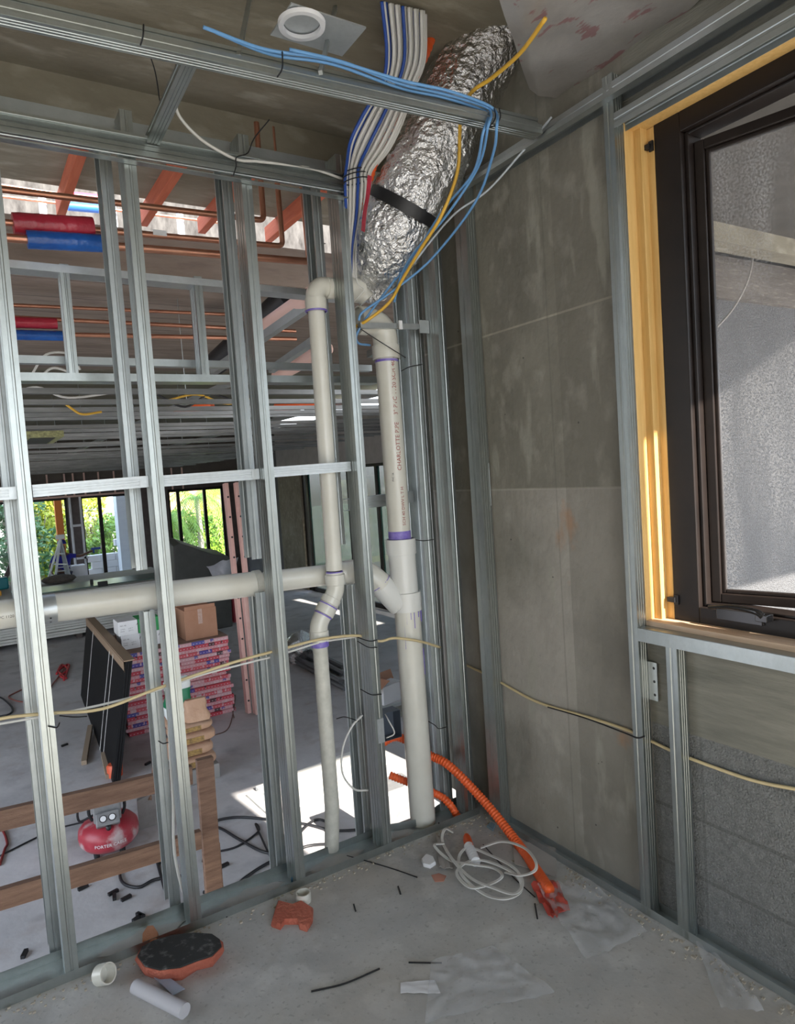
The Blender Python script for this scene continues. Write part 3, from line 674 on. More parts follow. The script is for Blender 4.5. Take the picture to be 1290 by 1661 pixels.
# right-hand wall of the lower room
RX = 7.0
ry = lambda x: PX(x, 800, RX).y
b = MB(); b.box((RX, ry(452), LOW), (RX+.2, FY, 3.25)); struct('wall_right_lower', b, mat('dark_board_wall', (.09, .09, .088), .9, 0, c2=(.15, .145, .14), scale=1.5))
b = MB(); b.box((RX, 4, 1.78), (RX+.2, ry(452), 2.9)); struct('wall_right_upper_paper', b, paper)
b = MB(); b.box((RX, ry(488), LOW), (RX+.2, ry(452), 1.78)); struct('wall_right_column', b, conc_soffit)
w = thing('window_6', '', '', (RX, 8, LOW)); del w['label']; del w['category']; w['kind'] = 'structure'
b = MB(); zt_ = 1.72
for ya in (ry(488), ry(494), ry(522), ry(560), ry(606), ry(662)): b.box((RX+.05, ya-.09, LOW), (RX+.12, ya, zt_))
b.box((RX+.05, 4, zt_), (RX+.12, ry(488), 1.78)); b.box((RX+.05, 4, LOW), (RX+.12, ry(488), LOW+.1)); b.build('window_frame', black_al, w)
b = MB(); b.box((RX+.08, 4, LOW+.1), (RX+.085, ry(494), zt_)); b.build('window_pane', tglass, w)
# marks on the dark wall
mk = thing('wall_brackets', 'row of small black ties sticking out of the dark wall behind the pink ladder', 'wall ties', (RX-.02, 18, -.5))
for yy in (790, 817, 845, 873, 905):
    a = PX(391, yy, RX-.02); b = MB(); b.box((RX-.03, a.y-.25, a.z-.02), (RX, a.y+.25, a.z+.02)); b.build('tie', black_pl, mk)

# concrete beam outside the near window (over the opening of the lower room)
za = PY(1200, 268, 3.5).z; zb = PY(1200, 490, 3.5).z
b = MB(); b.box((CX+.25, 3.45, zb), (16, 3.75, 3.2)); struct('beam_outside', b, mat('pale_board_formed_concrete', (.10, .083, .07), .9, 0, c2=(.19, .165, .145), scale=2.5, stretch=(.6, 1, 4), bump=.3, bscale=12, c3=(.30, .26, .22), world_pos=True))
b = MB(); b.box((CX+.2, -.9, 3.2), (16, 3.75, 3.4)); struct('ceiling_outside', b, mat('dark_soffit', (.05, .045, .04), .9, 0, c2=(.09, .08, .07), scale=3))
b = MB(); b.box((CX+.2, -6, LOW), (9, 2.2, .0)); struct('floor_outside', b, conc_floor)
# textured grey render wall outside
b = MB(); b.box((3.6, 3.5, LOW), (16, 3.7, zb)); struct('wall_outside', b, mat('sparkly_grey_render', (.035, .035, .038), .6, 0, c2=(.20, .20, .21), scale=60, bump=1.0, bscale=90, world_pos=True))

# ------------------------------------------------------------------ the near window
w1 = thing('window_1', '', '', (2.0, 1.1, 1.0)); del w1['label']; del w1['category']; w1['kind'] = 'structure'
fX0, fX1 = 2.0, 2.09
FYo = PX(1060, 207, fX0).y      # outer edge of black frame
FZt = PX(1060, 207, fX0).z; FZb = PX(1098, 1003, fX0).z
FYi = FYo-.095
b = MB()
zt0, zb0_ = FZt+.02, FZb-.01
b.box((fX0, FYi, zb0_), (fX1, FYo, zt0)); b.box((fX0, wY0+.1, zt0-.075), (fX1, FYi, zt0)); b.box((fX0, wY0+.1, zb0_), (fX1, FYi, zb0_+.06)); b.box((fX0, wY0, zb0_), (fX1, wY0+.1, zt0))
b.box((fX0+.02, FYi-.014, zb0_+.06), (fX1, FYi, zt0-.075)); b.box((fX0+.02, wY0+.1, zb0_+.06), (fX1, FYi-.014, zb0_+.07)); b.box((fX0+.02, wY0+.1, zt0-.085), (fX1, FYi-.014, zt0-.075))
b.build('window_frame', black_al, w1, bevel=.003)
# opened sash
hx_, hy_ = fX0+.045, FYi-.016
ang = radians(-75.5); sdv = V((cos(ang), sin(ang), 0)); snv = V((-sin(ang), cos(ang), 0))
def sp(u, n_, z): return V((hx_, hy_, 0))+sdv*u+snv*n_+V((0, 0, z))
sz0, sz1 = FZb+.062, FZt-.085; SW = 1.18
b = MB()
def sbox(u0, u1, z0, z1, n0, n1): b.obox(sp((u0+u1)/2, (n0+n1)/2, (z0+z1)/2), sdv*(u1-u0)/2, snv*(n1-n0)/2, V((0, 0, (z1-z0)/2)))
for (o_, e, n0, n1) in ((0, .030, 0, .045), (.030, .012, .012, .032)):
    sbox(o_, o_+e, sz0+o_, sz1-o_, n0, n1); sbox(SW-o_-e, SW-o_, sz0+o_, sz1-o_, n0, n1); sbox(o_+e, SW-o_-e, sz0+o_, sz0+o_+e, n0, n1); sbox(o_+e, SW-o_-e, sz1-o_-e, sz1-o_, n0, n1)
sash = b.build('window_sash', black_al, w1, bevel=.003)
b = MB(); sbox(.04, SW-.04, sz0+.04, sz1-.04, .020, .024)
dust = mat('dusty_glass', (.50, .50, .52), .12, 0, alpha=.25)
n = dust.node_tree.nodes; l = dust.node_tree.links
mk_ = noise_mask(dust, 160, .42, .62, None, 2); mk2 = noise_mask(dust, 3.0, .35, .75, (1, 3, .5))
al = mnode(dust, 'MULTIPLY', mnode(dust, 'MULTIPLY', mk_, mk2), .55); al = mnode(dust, 'ADD', al, .05)
l.new(al, bsdf(dust).inputs['Alpha'])
b.build('window_pane', dust, sash)
# handle
b = MB(); hxp = fX0-.012
pts = [PX(1150, 985, fX0-.02), PX(1185, 984, fX0-.03), PX(1225, 992, fX0-.035), PX(1238, 1000, fX0-.03)]
b.tube(spline(pts, 5), [.006+.005*(k/15) for k in range(16)], 12); b.obox(PX(1240, 1002, fX0-.02), (.018, 0, 0), (0, .018, 0), (0, 0, .011)); b.obox(PX(1200, 1000, fX0-.004), (.006, 0, 0), (0, .075, 0), (0, 0, .018))
b.build('window_handle', mat('black_handle', (.03, .028, .028), .18, .3), w1, smooth=True, bevel=.002)
# wood bucks
b = MB()
b.box((1.97, 1.502, 1.035), (2.03, 1.532, 2.69)); b.box((1.925, 1.531, 1.035), (1.972, 1.56, 2.69))
a1 = b.build('pine_board', wood_yel, bevel=.002); tag(a1, 'yellow pine jamb board next to the white steel strip at the left of the window', 'timber board', 'pine boards lining the window')
b = MB(); b.box((2.0, FYo, 1.035), (2.035, 1.503, 2.66)); tag(b.build('pine_board', wood_yel, bevel=.002), 'yellow pine jamb board touching the black window frame', 'timber board', 'pine boards lining the window')
b = MB(); b.box((1.925, wY0, 1.018), (2.10, 1.535, 1.036)); tag(b.build('pine_board', wood_sill, bevel=.002), 'pale pine sill board under the black window', 'timber board', 'pine boards lining the window')
b = MB(); b.box((1.936, wY0, FZt+.006), (2.035, 1.535, FZt+.045)); tag(b.build('pine_board', wood_yel, bevel=.002), 'yellow pine head board above the black window', 'timber board', 'pine boards lining the window')
for (x, y) in ((1052, 240), (1093, 972)):
    a = PX(x, y, 1.998); b = MB(); b.box((1.985, a.y-.012, a.z-.008), (2.0, a.y+.016, a.z+.008)); b.box((1.992, a.y-.02, a.z-.016), (2.0, a.y-.005, a.z+.016)); b.build('frame_clip', black_pl, w1)

# ------------------------------------------------------------------ studs and tracks on the right wall
def bstud(yr, z0, z1, lb, f=.041, d=.045, m_=steel, openm=True):
    # flange faces -X from yr to yr+f, web on the -Y side
    b = MB(); b.channel((WX, yr, z0), (WX, yr, z1), (1, 0, 0), (0, 1, 0), d, f, rib=.0015, lip=.008)
    return tag(b.build('steel_stud', m_), lb, 'steel stud', 'studs along the concrete wall')
y_ = PX(800, 1100, WX).y
bstud(y_, .002, 2.80, 'steel stud with ribbed face and bracket plate, first along the concrete wall from the corner', f=.075, d=.05)
yj = 1.532
bstud(yj, .002, 2.83, 'steel window-jamb stud running from floor to ceiling track beside the pine boards')
y3 = PX(1113, 1400, WX).y
bstud(y3, .002, 1.0, 'short steel stud under the window sill with a small slot near its foot')
b = MB(); b.channel((WX, wY0-.5, .0015), (WX, 2.40, .0015), (1, 0, 0), (0, 0, 1), .052, .03, lip=0, rib=0); tag(b.build('bottom_track', steel_d), 'narrow galvanised floor track along the concrete wall', 'metal track')
b = MB(); b.channel((WX, -1.2, 2.815), (WX, 2.30, 2.80), (1, 0, 0), (0, 0, -1), .052, .05, lip=0, rib=.001); b.box((WX-.03, -1.2, 2.745), (WX, 2.30, 2.75)); b.box((WX-.03, -1.2, 2.75), (WX-.028, 2.3, 2.762))
tag(b.build('ledger_channel', steel_d), 'galvanised ceiling track running up along the top of the concrete wall', 'metal channel')
hz_ = PX(997, 212, WX).z
b = MB(); b.channel((WX, -.2, hz_+.055), (WX, yj, hz_+.055), (1, 0, 0), (0, 0, -1), .05, .048, lip=0, rib=.0015); tag(b.build('window_header', steel_d), 'galvanised header channel above the window', 'metal channel')
b = MB(); b.channel((WX, -.2, 1.018), (WX, yj+.002, 1.018), (1, 0, 0), (0, 0, -1), .05, .045, lip=0, rib=0); b.box((WX, -.2, 1.016), (WX+.05, yj+.002, 1.0185)); tag(b.build('sill_track', steel), 'galvanised sill track under the pine sill board', 'metal track')
b = MB(); b.channel((WX, 2.36-.03, .0), (WX, 2.36-.03, .03), (1, 0, 0), (0, 1, 0), .05, .03); 
# clip angles
def clip(px, wpx, X_, lb, n=3):
    a = PX(*px[0], X_); c = PX(*px[1], X_); b = MB()
    y0, y1 = min(a.y, c.y), max(a.y, c.y); z0, z1 = min(a.z, c.z), max(a.z, c.z)
    b.box((X_, y0, z0), (X_+.0025, y1, z1)); b.box((X_, y1-.0025, z0), (X_+.045, y1, z1)); b.box((X_-.001, (y0+y1)/2-.002, z0), (X_+.002, (y0+y1)/2+.001, z1))
    o = b.build('clip_angle', steel_l); tag(o, lb, 'angle bracket', 'clip angles')
    for k in range(n):
        zq = z0+(z1-z0)*(.15+.7*k/(n-1))
        small_screws(o, [V((X_, y0+.012, zq)), V((X_, y1-.014, zq+.006))], (-1, 0, 0), .005)
    return o
clip(((776, 752), (797, 820)), 0, 1.925, 'pale steel clip angle screwed beside the first stud on the concrete wall')
clip(((1040, 1070), (1068, 1138)), 0, 1.925, 'pale steel clip angle between the jamb stud and the short stud')
# slots
for (x, y, nm) in ((1013, 708, 0), (1117, 1362, 0), (803, 1218, 0)):
    a = PX(x, y, WX+.03); 
    b = MB(); b.box((a.x-.004, a.y-.0, a.z-.018), (a.x+.004, a.y+.0, a.z+.018))

# ------------------------------------------------------------------ ceiling framing over the viewer
zc = 2.75
A0 = PZ(60, 36, zc); A1 = PZ(880, 217, zc)
dirB = (A1-A0).normalized(); A0 = A0-dirB*.8
perp = V((-dirB.y, dirB.x, 0))
b = MB(); b.channel(A0, A1, perp, (0, 0, 1), .05, .032, lip=.006, rib=.002)
b.channel(A0+perp*.02+V((0, 0, .034)), A1+perp*.02+V((0, 0, .034)), perp, (0, 0, 1), .05, .03, lip=.006, rib=.003)
cb = b.build('ceiling_channel', steel); tag(cb, 'doubled galvanised channel crossing the ceiling to the concrete wall track', 'ceiling channel')
a = PZ(300, 92, zc+.04); c = PY(238, 232, 2.46)
b = MB(); d_ = (c-a).normalized(); b.channel(a, c, d_.cross(V((0, 0, 1))), (0, 0, 1), .042, .03, lip=.006, rib=.002)
tag(b.build('ceiling_channel', steel), 'short galvanised channel joining the crossing channel to the ledger', 'ceiling channel')
for (p0, p1, lb) in (((387, 92), (410, 44), 'left thin hanger strut above the crossing ceiling channel'), ((520, 118), (548, 60), 'right thin hanger strut above the crossing ceiling channel')):
    b = MB(); q0 = PZ(*p0, zc+.03); q1 = PZ(*p1, 3.1); q1.z = 3.2; b.bar(q0, q1, .012, .012); tag(b.build('hanger_strut', steel_d), lb, 'hanger strut', 'hanger struts')
# recessed light ring at top
a = PZ(490, 44, 2.95)
b = MB(); b.lathe(a, [(.055, 0), (.07, 0), (.072, .012), (.055, .012), (.055, 0)], 32); lt = b.build('light_housing', white_b, smooth=True); tag(lt, 'white ring of a recessed light on a steel plate at the top edge', 'recessed light')
b = MB(); b.box((a.x-.06, a.y-.06, 2.965), (a.x+.19, a.y+.10, 2.97)); b.build('mounting_plate', steel_l, lt)

# ------------------------------------------------------------------ cables overhead
# bundle of blue and white cables with orange conduit
bund = [((655, 10), 2.02, 1.1), ((658, 90), 2.10, .95), ((645, 140), 2.16, .75), ((622, 190), 2.22, .95), ((600, 235), 2.28, .95), ((583, 272), 2.36, .62), ((582, 300), 2.42, .68), ((579, 350), 2.50, .55), ((572, 400), 2.545, .35), ((570, 450), 2.57, .25)]
def bpath(dx, dy):
    return spline([PY(q[0]+dx*34*s_, q[1]+8*dx, Y+dy*.032*s_) for q, Y, s_ in bund], 6)
cols = [c_blue, c_white, c_blue, c_white, c_white, c_white, c_blue, c_white, c_white, c_white, c_blue, c_white, c_white, c_white, c_white, c_blue, c_white, c_white, c_blue, c_white, c_white, c_white]
for k, m_ in enumerate(cols):
    dx = -1+2*k/(len(cols)-1); dy = -1+2*((k*7) % len(cols))/(len(cols)-1)
    b = MB(); b.tube(bpath(dx*.95, dy), .0062, 8); nm_ = 'blue' if m_ is c_blue else 'white'; rank_ = 1+sum(1 for j_ in range(len(cols)) if cols[j_] is m_ and j_ < k)
    tag(b.build('bundled_cable', m_, smooth='all'), '%s cable of the hanging bundle, %s %s one from its left edge' % (nm_, ordinal(rank_), nm_), 'cable', 'blue cables of the bundle' if m_ is c_blue else 'white cables of the bundle')
q = [PY(718, 0, 2.2), PY(694, 75, 2.15), PY(668, 130, 2.15), PY(640, 190, 2.24), PY(611, 250, 2.32), PY(596, 300, 2.42), PY(588, 350, 2.50), PY(577, 400, 2.56), PY(573, 450, 2.60)]
b = MB(); pp = spline(q, 24); b.tube(pp, .018, 14, rfun=lambda t, a: .019+.0015*sin(t*len(pp)*1.6)); tag(b.build('flexible_conduit', orange, smooth='all'), 'orange corrugated conduit coming down beside the cable bundle', 'conduit')
b = MB(); cc = PY(577, 285, 2.38)
for zz_ in (-.02, .0, .015):
    n = 24; b.tube([cc+V((.050*cos(2*pi*k/n), .040*sin(2*pi*k/n), zz_+.012*cos(2*pi*k/n))) for k in range(n+1)], .0025, 6)
tag(b.build('cable_tie', black_pl), 'black ties strapped round the cable bundle at the ledger end', 'cable tie')
# foil duct
dp = [((850, -60), 2.0, .17), ((812, 40), 2.07, .175), ((762, 125), 2.17, .165), ((728, 185), 2.22, .165), ((700, 250), 2.28, .17), ((668, 315), 2.34, .17), ((640, 375), 2.42, .165), ((618, 425), 2.52, .13), ((606, 458), 2.60, .085), ((612, 488), 2.62, .045)]
pts = spline([PY(*q, Y) for q, Y, r in dp], 24)
rs = [r for *_, r in dp]
def rad(t):
    x = t*(len(rs)-1); i = min(int(x), len(rs)-2); return rs[i]*(1-(x-i))+rs[i+1]*(x-i)
def drf(t, a):
    base = rad(t)*.88
    p_ = V((cos(a)*2.2, sin(a)*2.2, t*7))
    w_ = .012*noise.noise(p_*1.5)+.010*abs(noise.noise(V((cos(a)*5, sin(a)*5, t*42))))+.005*noise.noise(V((cos(a)*14, sin(a)*14, t*70)))
    s_ = 1-.07*math.exp(-((t-.60)/.016)**2)
    return base*s_+w_
b = MB(); b.tube(pts, .1, 96, rfun=drf)
du = b.build('foil_duct', foil, smooth='all'); tag(du, 'big crinkled silver foil flexible duct bending down into the wall corner', 'air duct')
b = MB(); b.strip(spline([PY(600, 285, 2.16), PY(597, 315, 2.22), PY(592, 345, 2.30), PY(589, 375, 2.38)], 8), .016, up=(-.6, -.8, .1), t=.001); b.build('red_tape', redfoam, du)
i0 = int(.60*(len(pts)-1)); 
b = MB(); b.tube(pts[i0-3:i0+4], .1, 64, cap=False, rfun=lambda t, a: rad(.60)*.88*1.0+.006); b.build('black_strap', black_pl, du, smooth='all')
# foil faced duct board at upper right
b = MB(); q = [PZ(785, -60, 2.90), PZ(1150, -20, 2.90), PZ(972, 168, 2.90), PZ(860, 156, 2.90)]
def dbf(u, v):
    p_ = (q[0]*(1-u)+q[1]*u)*(1-v)+(q[3]*(1-u)+q[2]*u)*v
    return p_+V((0, 0, .014*noise.noise(V((p_.x*6, p_.y*6, 2)))+.05*max(0, .12-u)*4))
b.grid(dbf, 28, 24); q = [V((min(w_.x, 1.90), w_.y, w_.z)) for w_ in q]; cq = sum(q, V())/4; tp_ = [cq+(w_-cq)*.96+V((0, 0, .03)) for w_ in q]
b.add(tp_+[w_+V((0, 0, .25)) for w_ in tp_], [(0, 1, 2, 3), (7, 6, 5, 4), (0, 4, 5, 1), (1, 5, 6, 2), (2, 6, 7, 3), (3, 7, 4, 0)])
tag(b.build('duct_board', foil_f, smooth=True), 'dull foil-faced rectangular duct board with red print under the ceiling near the window', 'air duct')
# yellow cable
pp = [PZ(885, 30, 2.87), PZ(845, 85, 2.87), PZ(800, 125, 2.87), PZ(765, 150, 2.86), PY(748, 185, 2.0), PY(746, 215, 2.02), PY(742, 280, 2.06), PY(716, 350, 2.12), PY(682, 405, 2.25), PY(655, 450, 2.36), PY(632, 490, 2.44), PY(598, 518, 2.47), PY(577, 530, 2.53)]
b = MB(); b.tube(spline(pp, 8), .0065, 8); tag(b.build('cable', c_yellow, smooth='all'), 'yellow cable looping in front of the foil duct to the elbow of the stack', 'cable')
# light blue cables along the crossing channel and down
up_ = V((0, 0, .07))
def onch(x, y, dz=.05): 
    q = PZ(x, y, zc+dz); return q
paths = [
 ([onch(330, 44), onch(430, 80), onch(530, 95), onch(650, 130), onch(730, 148), onch(790, 170), onch(806, 185, .02)], [PY(806, 205, 1.76), PY(800, 250, 1.85), PY(770, 330, 2.05), PY(700, 420, 2.30), PY(640, 470, 2.42), PY(590, 505, 2.46), PY(582, 520, 2.47)], 'light blue cable hanging furthest right from the crossing channel'),
 ([onch(470, 80), onch(560, 102), onch(650, 136), onch(720, 152), onch(785, 172), onch(797, 185, .02)], [PY(792, 205, 1.78), PY(776, 270, 1.92), PY(724, 350, 2.12), PY(672, 410, 2.30), PY(650, 450, 2.40), PY(640, 490, 2.46)], 'light blue cable hanging in the middle of the loop beside the yellow cable'),
 ([onch(350, 52), onch(440, 88), onch(540, 104), onch(650, 143), onch(720, 158), onch(782, 178), onch(792, 190, .02)], [PY(784, 215, 1.80), PY(768, 280, 1.94), PY(716, 345, 2.16), PY(664, 430, 2.34), PY(640, 455, 2.44), PY(585, 530, 2.50), PY(580, 555, 2.53), PY(600, 560, 2.6)], 'light blue cable hanging closest to the foil duct')]
for a_, c_, lb in paths:
    b = MB(); b.tube(spline(a_+c_, 8), .005, 7); tag(b.build('cable', c_lblue, smooth='all'), lb, 'cable', 'light blue cables')
b = MB(); b.tube(spline([PY(895, 190, 1.80), PY(840, 255, 1.95), PY(790, 310, 2.08), PY(740, 345, 2.2), PY(700, 390, 2.3), PY(650, 455, 2.42)], 8), .004, 7); tag(b.build('cable', mat('pale_grey_sheath', (.5, .55, .6), .4), smooth='all'), 'pale grey straight cable running down from the concrete wall track', 'cable')
# white cable from stub to ledger
b = MB(); b.tube(spline([PY(283, 160, 2.35), PY(292, 190, 2.38), PY(325, 225, 2.42), PY(365, 250, 2.43), PY(390, 260, 2.45), PY(420, 262, 2.45), PY(500, 272, 2.44), PY(556, 290, 2.46)], 8), .0055, 8); tag(b.build('cable', c_white, smooth='all'), 'white cable drooping from the short ceiling channel onto the ledger', 'cable')
b = MB(); b.tube(spline([PY(578, 390, 2.5), PY(577, 430, 2.5), PY(580, 460, 2.5), PY(590, 470, 2.51), PY(574, 490, 2.52)], 6), .0025, 6); tag(b.build('cable', c_white, smooth='all'), 'thin white wire hanging beside the foil duct end', 'cable')
# zip ties (black) around members
def ztie(pts, lb, r=.0022, grp='black cable ties'):
    b = MB(); b.tube(spline(pts, 5), r, 6); return tag(b.build('cable_tie', black_pl), lb, 'cable tie', grp)
ztie([PZ(233, 40, 2.78), PZ(232, 58, 2.745), PZ(228, 73, 2.745)], 'short black tie near the left end of the crossing channel')
ztie([PY(238, 76, 2.2), PY(250, 110, 2.28), PY(256, 140, 2.33), PY(260, 165, 2.34), PY(270, 168, 2.34), PY(283, 160, 2.35)], 'long black tie looped round the short ceiling channel')
ztie([PZ(458, 84, 2.80), PZ(458, 110, 2.745), PZ(450, 125, 2.745)], 'black tie on the crossing channel above the concrete beam')
ztie([PY(437, 194, 2.40), PY(412, 225, 2.42), PY(402, 248, 2.43), PY(384, 255, 2.43), PY(383, 270, 2.433), PY(378, 286, 2.436)], 'curled black tie with a long tail on the ledger channel')
for xx, lb in ((802, 'left of the twin black ties at the right end of the crossing channel'), (810, 'right of the twin black ties at the right end of the crossing channel')):
    ztie([PZ(xx, 176, 2.79), PZ(xx+2, 190, 2.745), PZ(xx-6, 203, 2.742), PZ(xx-18, 207, 2.745)], lb)
for (pts_, lb) in ((((78, 1178), (92, 1180), (97, 1172)), 'black tie round the leftmost front stud'), (((580, 1034), (600, 1040), (612, 1038)), 'upper black tie on the fourth front stud'),
             (((580, 1040), (598, 1050), (612, 1050)), 'lower black tie on the fourth front stud at the beige cable'), (((585, 1118), (603, 1127), (619, 1126)), 'black tie on the fourth front stud below the beige cable'),
             (((257, 1202), (265, 1206), (273, 1204)), 'black tie round the short cut stud')):
    ztie([PY(x, y, WY0-.004) for x, y in pts_], lb)
ztie([PY(97, 1161, 2.466), PY(120, 1163, 2.5), PY(141, 1162, 2.52)], 'black tie tail sticking out right of the leftmost stud')
ztie([PY(x, y, 2.58) for x, y in ((546, 1166), (560, 1163), (582, 1170))], 'black tie tail left of the fourth stud near the white wire')
ztie([PY(x, y, 2.58) for x, y in ((669, 875), (688, 877), (704, 875))], 'short black tie on the rear corner stud at mid height')
ztie([PY(x, y, 2.58) for x, y in ((690, 1167), (705, 1176), (712, 1182), (724, 1179))], 'black tie on the rear corner stud low down')
ztie([PY(x, y, 2.58) for x, y in ((651, 602), (665, 595), (685, 591))], 'black tie on the rear corner stud right of the stack')
ztie([PY(x, y, 2.5) for x, y in ((580, 530), (610, 550), (658, 580))], 'black tie tail in front of the top of the stack')
ztie([PY(x, y, 2.9) for x, y in ((507, 402), (515, 396), (528, 395))], 'black tie beside the thick vertical copper pipe')
ztie([PX(x, y, WX-.003) for x, y in ((889, 1147), (950, 1165), (1014, 1189), (1034, 1197), (1046, 1194))], 'long black tie tail pointing left from the window jamb stud', .0028)
# beige cables across the walls
b = MB(); b.tube(spline([PY(x, y, 2.545) for x, y in ((-60, 1188), (0, 1166), (80, 1157), (165, 1150), (260, 1115), (370, 1077), (450, 1055), (520, 1037), (580, 1031))]+[PY(615, 1040, 2.51), PY(640, 1035, 2.50), PY(680, 1040, 2.50), PY(714, 1050, 2.56)], 6), .0058, 8); tag(b.build('cable', c_beige, smooth='all'), 'beige cable running through the stud wall and over the drain stack', 'cable')
b = MB(); b.tube(spline([PY(x, y, 2.57) for x, y in ((-60, 1182), (0, 1174), (80, 1160), (170, 1142), (260, 1118), (330, 1094), (450, 1063), (520, 1042), (580, 1033))], 6), .0042, 8); tag(b.build('cable', c_white, smooth='all'), 'pale cable beside the beige cable through the stud wall', 'cable')
b = MB(); b.tube(spline([PX(x, y, 1.925) for x, y in ((755, 1078), (800, 1100), (870, 1138), (950, 1162), (1020, 1185), (1090, 1218), (1160, 1245), (1230, 1268), (1320, 1285))], 6), .0055, 8); tag(b.build('cable', c_beige, smooth='all'), 'beige cable running along the concrete wall behind the studs', 'cable')
# white wires along the short cut stud and on stud four
b = MB(); b.tube(spline([PY(x, y, 2.60) for x, y in ((274, 1165), (276, 1220), (281, 1300), (282, 1370), (290, 1420), (306, 1475))], 6), .0055, 8); tag(b.build('cable', c_white, smooth='all'), 'white cable dropping beside the short cut stud to the floor track', 'cable')
b = MB(); b.tube(spline([PY(x, y, 2.58) for x, y in ((588, 1160), (570, 1180), (556, 1215), (556, 1255), (575, 1280), (597, 1282))], 6), .0045, 8); tag(b.build('cable', c_white, smooth='all'), 'thin white cable arching left of the fourth front stud', 'cable')
# junction bracket on stack
jb = thing('strut_bracket', 'galvanised bracket strut crossing in front of the top of the drain stack', 'bracket', PY(640, 535, 2.5))
b = MB(); b.bar(PY(583, 528, 2.50), PY(678, 530, 2.53), .02, .022); b.build('strut', steel_l, jb)
b = MB(); a = PY(688, 530, 2.54); b.obox(a, (.026, 0, 0), (0, .003, 0), (0, 0, .028)); b.build('plate', steel_l, jb)
b = MB(); a = PY(650, 527, 2.49); b.obox(a, (.008, 0, 0), (0, .003, 0), (0, 0, .018)); b.build('white_tab', white_b, jb)
# outlet box on stud four
ob = thing('outlet_box', 'open steel outlet box with white wires on the fourth front stud', 'electrical box', PY(628, 1180, 2.50))
a = PY(622, 1155, 2.50); c = PY(647, 1200, 2.50)
b = MB(); x0, x1 = 1.408, 1.50; z0, z1 = PY(630, 1200, 2.5).z, PY(630, 1155, 2.5).z
b.box((x0, 2.49, z0), (x0+.002, 2.55, z1)); b.box((x1, 2.49, z0), (x1+.002, 2.55, z1)); b.box((x0, 2.49, z0), (x1, 2.55, z0+.002)); b.box((x0, 2.49, z1), (x1, 2.55, z1+.002)); b.box((x0, 2.549, z0), (x1, 2.55, z1))
b.build('box_shell', mat('dark_steel_box', (.10, .12, .15), .4, .5), ob)
b = MB(); b.box((1.372, 2.467, z0+.01), (1.404, 2.469, z1-.005)); b.build('mounting_plate', steel_l, ob)
b = MB(); b.tube(spline([(1.45, 2.54, z1-.01), (1.44, 2.49, z1-.03), (1.46, 2.48, z0+.03), (1.43, 2.50, z0+.01)], 6), .003, 6); b.build('wire', c_white, ob, smooth='all')
a = PY(621, 745, 2.6)

# ------------------------------------------------------------------ upper floor objects
def corr(pp, r, lab, m_=orange, name='flexible_conduit', n=14):
    b = MB(); P_ = spline(pp, 30); out = [P_[0]]; 
    L = 0; cum = [0]
    for i in range(1, len(P_)): L += (P_[i]-P_[i-1]).length; cum.append(L)
    N = int(L/.0035); res = []; j = 0
    for k in range(N+1):
        s_ = L*k/N
        while j < len(cum)-2 and cum[j+1] < s_: j += 1
        t = (s_-cum[j])/max(1e-9, cum[j+1]-cum[j]); res.append(P_[j].lerp(P_[j+1], t))
    b.tube(res, r, n, rfun=lambda t, a: r*(1+.11*sin(t*N*2*pi/4)))
    return tag(b.build(name, m_, smooth='all'), lab, 'conduit', 'orange conduits on the floor')
corr([V((1.50, 2.72, .34)), V((1.60, 2.69, .37)), PY(695, 1224, 2.62), PY(730, 1243, 2.52), PY(790, 1305, 2.34), PY(845, 1375, 2.12), PZ(892, 1444, .03)], .019, 'long orange corrugated conduit arching over the floor from the stack to the plastic bag')
corr([V((1.55, 2.70, .20)), PY(702, 1285, 2.60), PY(730, 1305, 2.54), PY(752, 1345, 2.46), PZ(762, 1375, .03)], .017, 'shorter orange conduit ending in a white tip behind the white cable coil')
b = MB(); P_ = [PZ(760, 1372, .028), PZ(772, 1398, .022)]; d_ = P_[1]-P_[0]
b.tube([P_[0]+d_*(k/20) for k in range(21)], .02, 14, rfun=lambda t, a: .0195+.0015*sin(t*40)); tag(b.build('conduit_connector', white_b, smooth='all'), 'white ribbed connector on the end of the shorter orange conduit', 'connector')
# white flat cable coil
random.seed(2)
cc = [(735, 1350), (722, 1345), (718, 1365), (735, 1395), (765, 1425), (800, 1440), (835, 1450), (848, 1430), (830, 1405), (790, 1385), (760, 1375), (745, 1390), (750, 1420), (785, 1450), (820, 1458), (845, 1445), (838, 1420), (800, 1400), (770, 1395), (748, 1405), (742, 1420), (765, 1440), (800, 1432), (815, 1420), (800, 1408), (765, 1402), (730, 1395), (705, 1372), (720, 1368)]
b = MB(); b.strip(spline([PZ(x, y, .012+.022*abs(sin(i*1.7))) for i, (x, y) in enumerate(cc)], 7), .011, up=(0, 0, 1), t=.0022); tag(b.build('cable_coil', c_white, smooth=True), 'tangled coil of flat white cable on the floor beside the orange conduit', 'cable coil')
b = MB(); b.strip(spline([PZ(780, 1375, .02), PZ(815, 1365, .05), PZ(850, 1375, .06), PZ(868, 1395, .08), PZ(868, 1412, .07), PZ(845, 1420, .05), PZ(820, 1415, .02)], 7), .011, t=.0022); tag(b.build('cable', c_white, smooth=True), 'loose loop of white flat cable passing round the long orange conduit', 'cable')
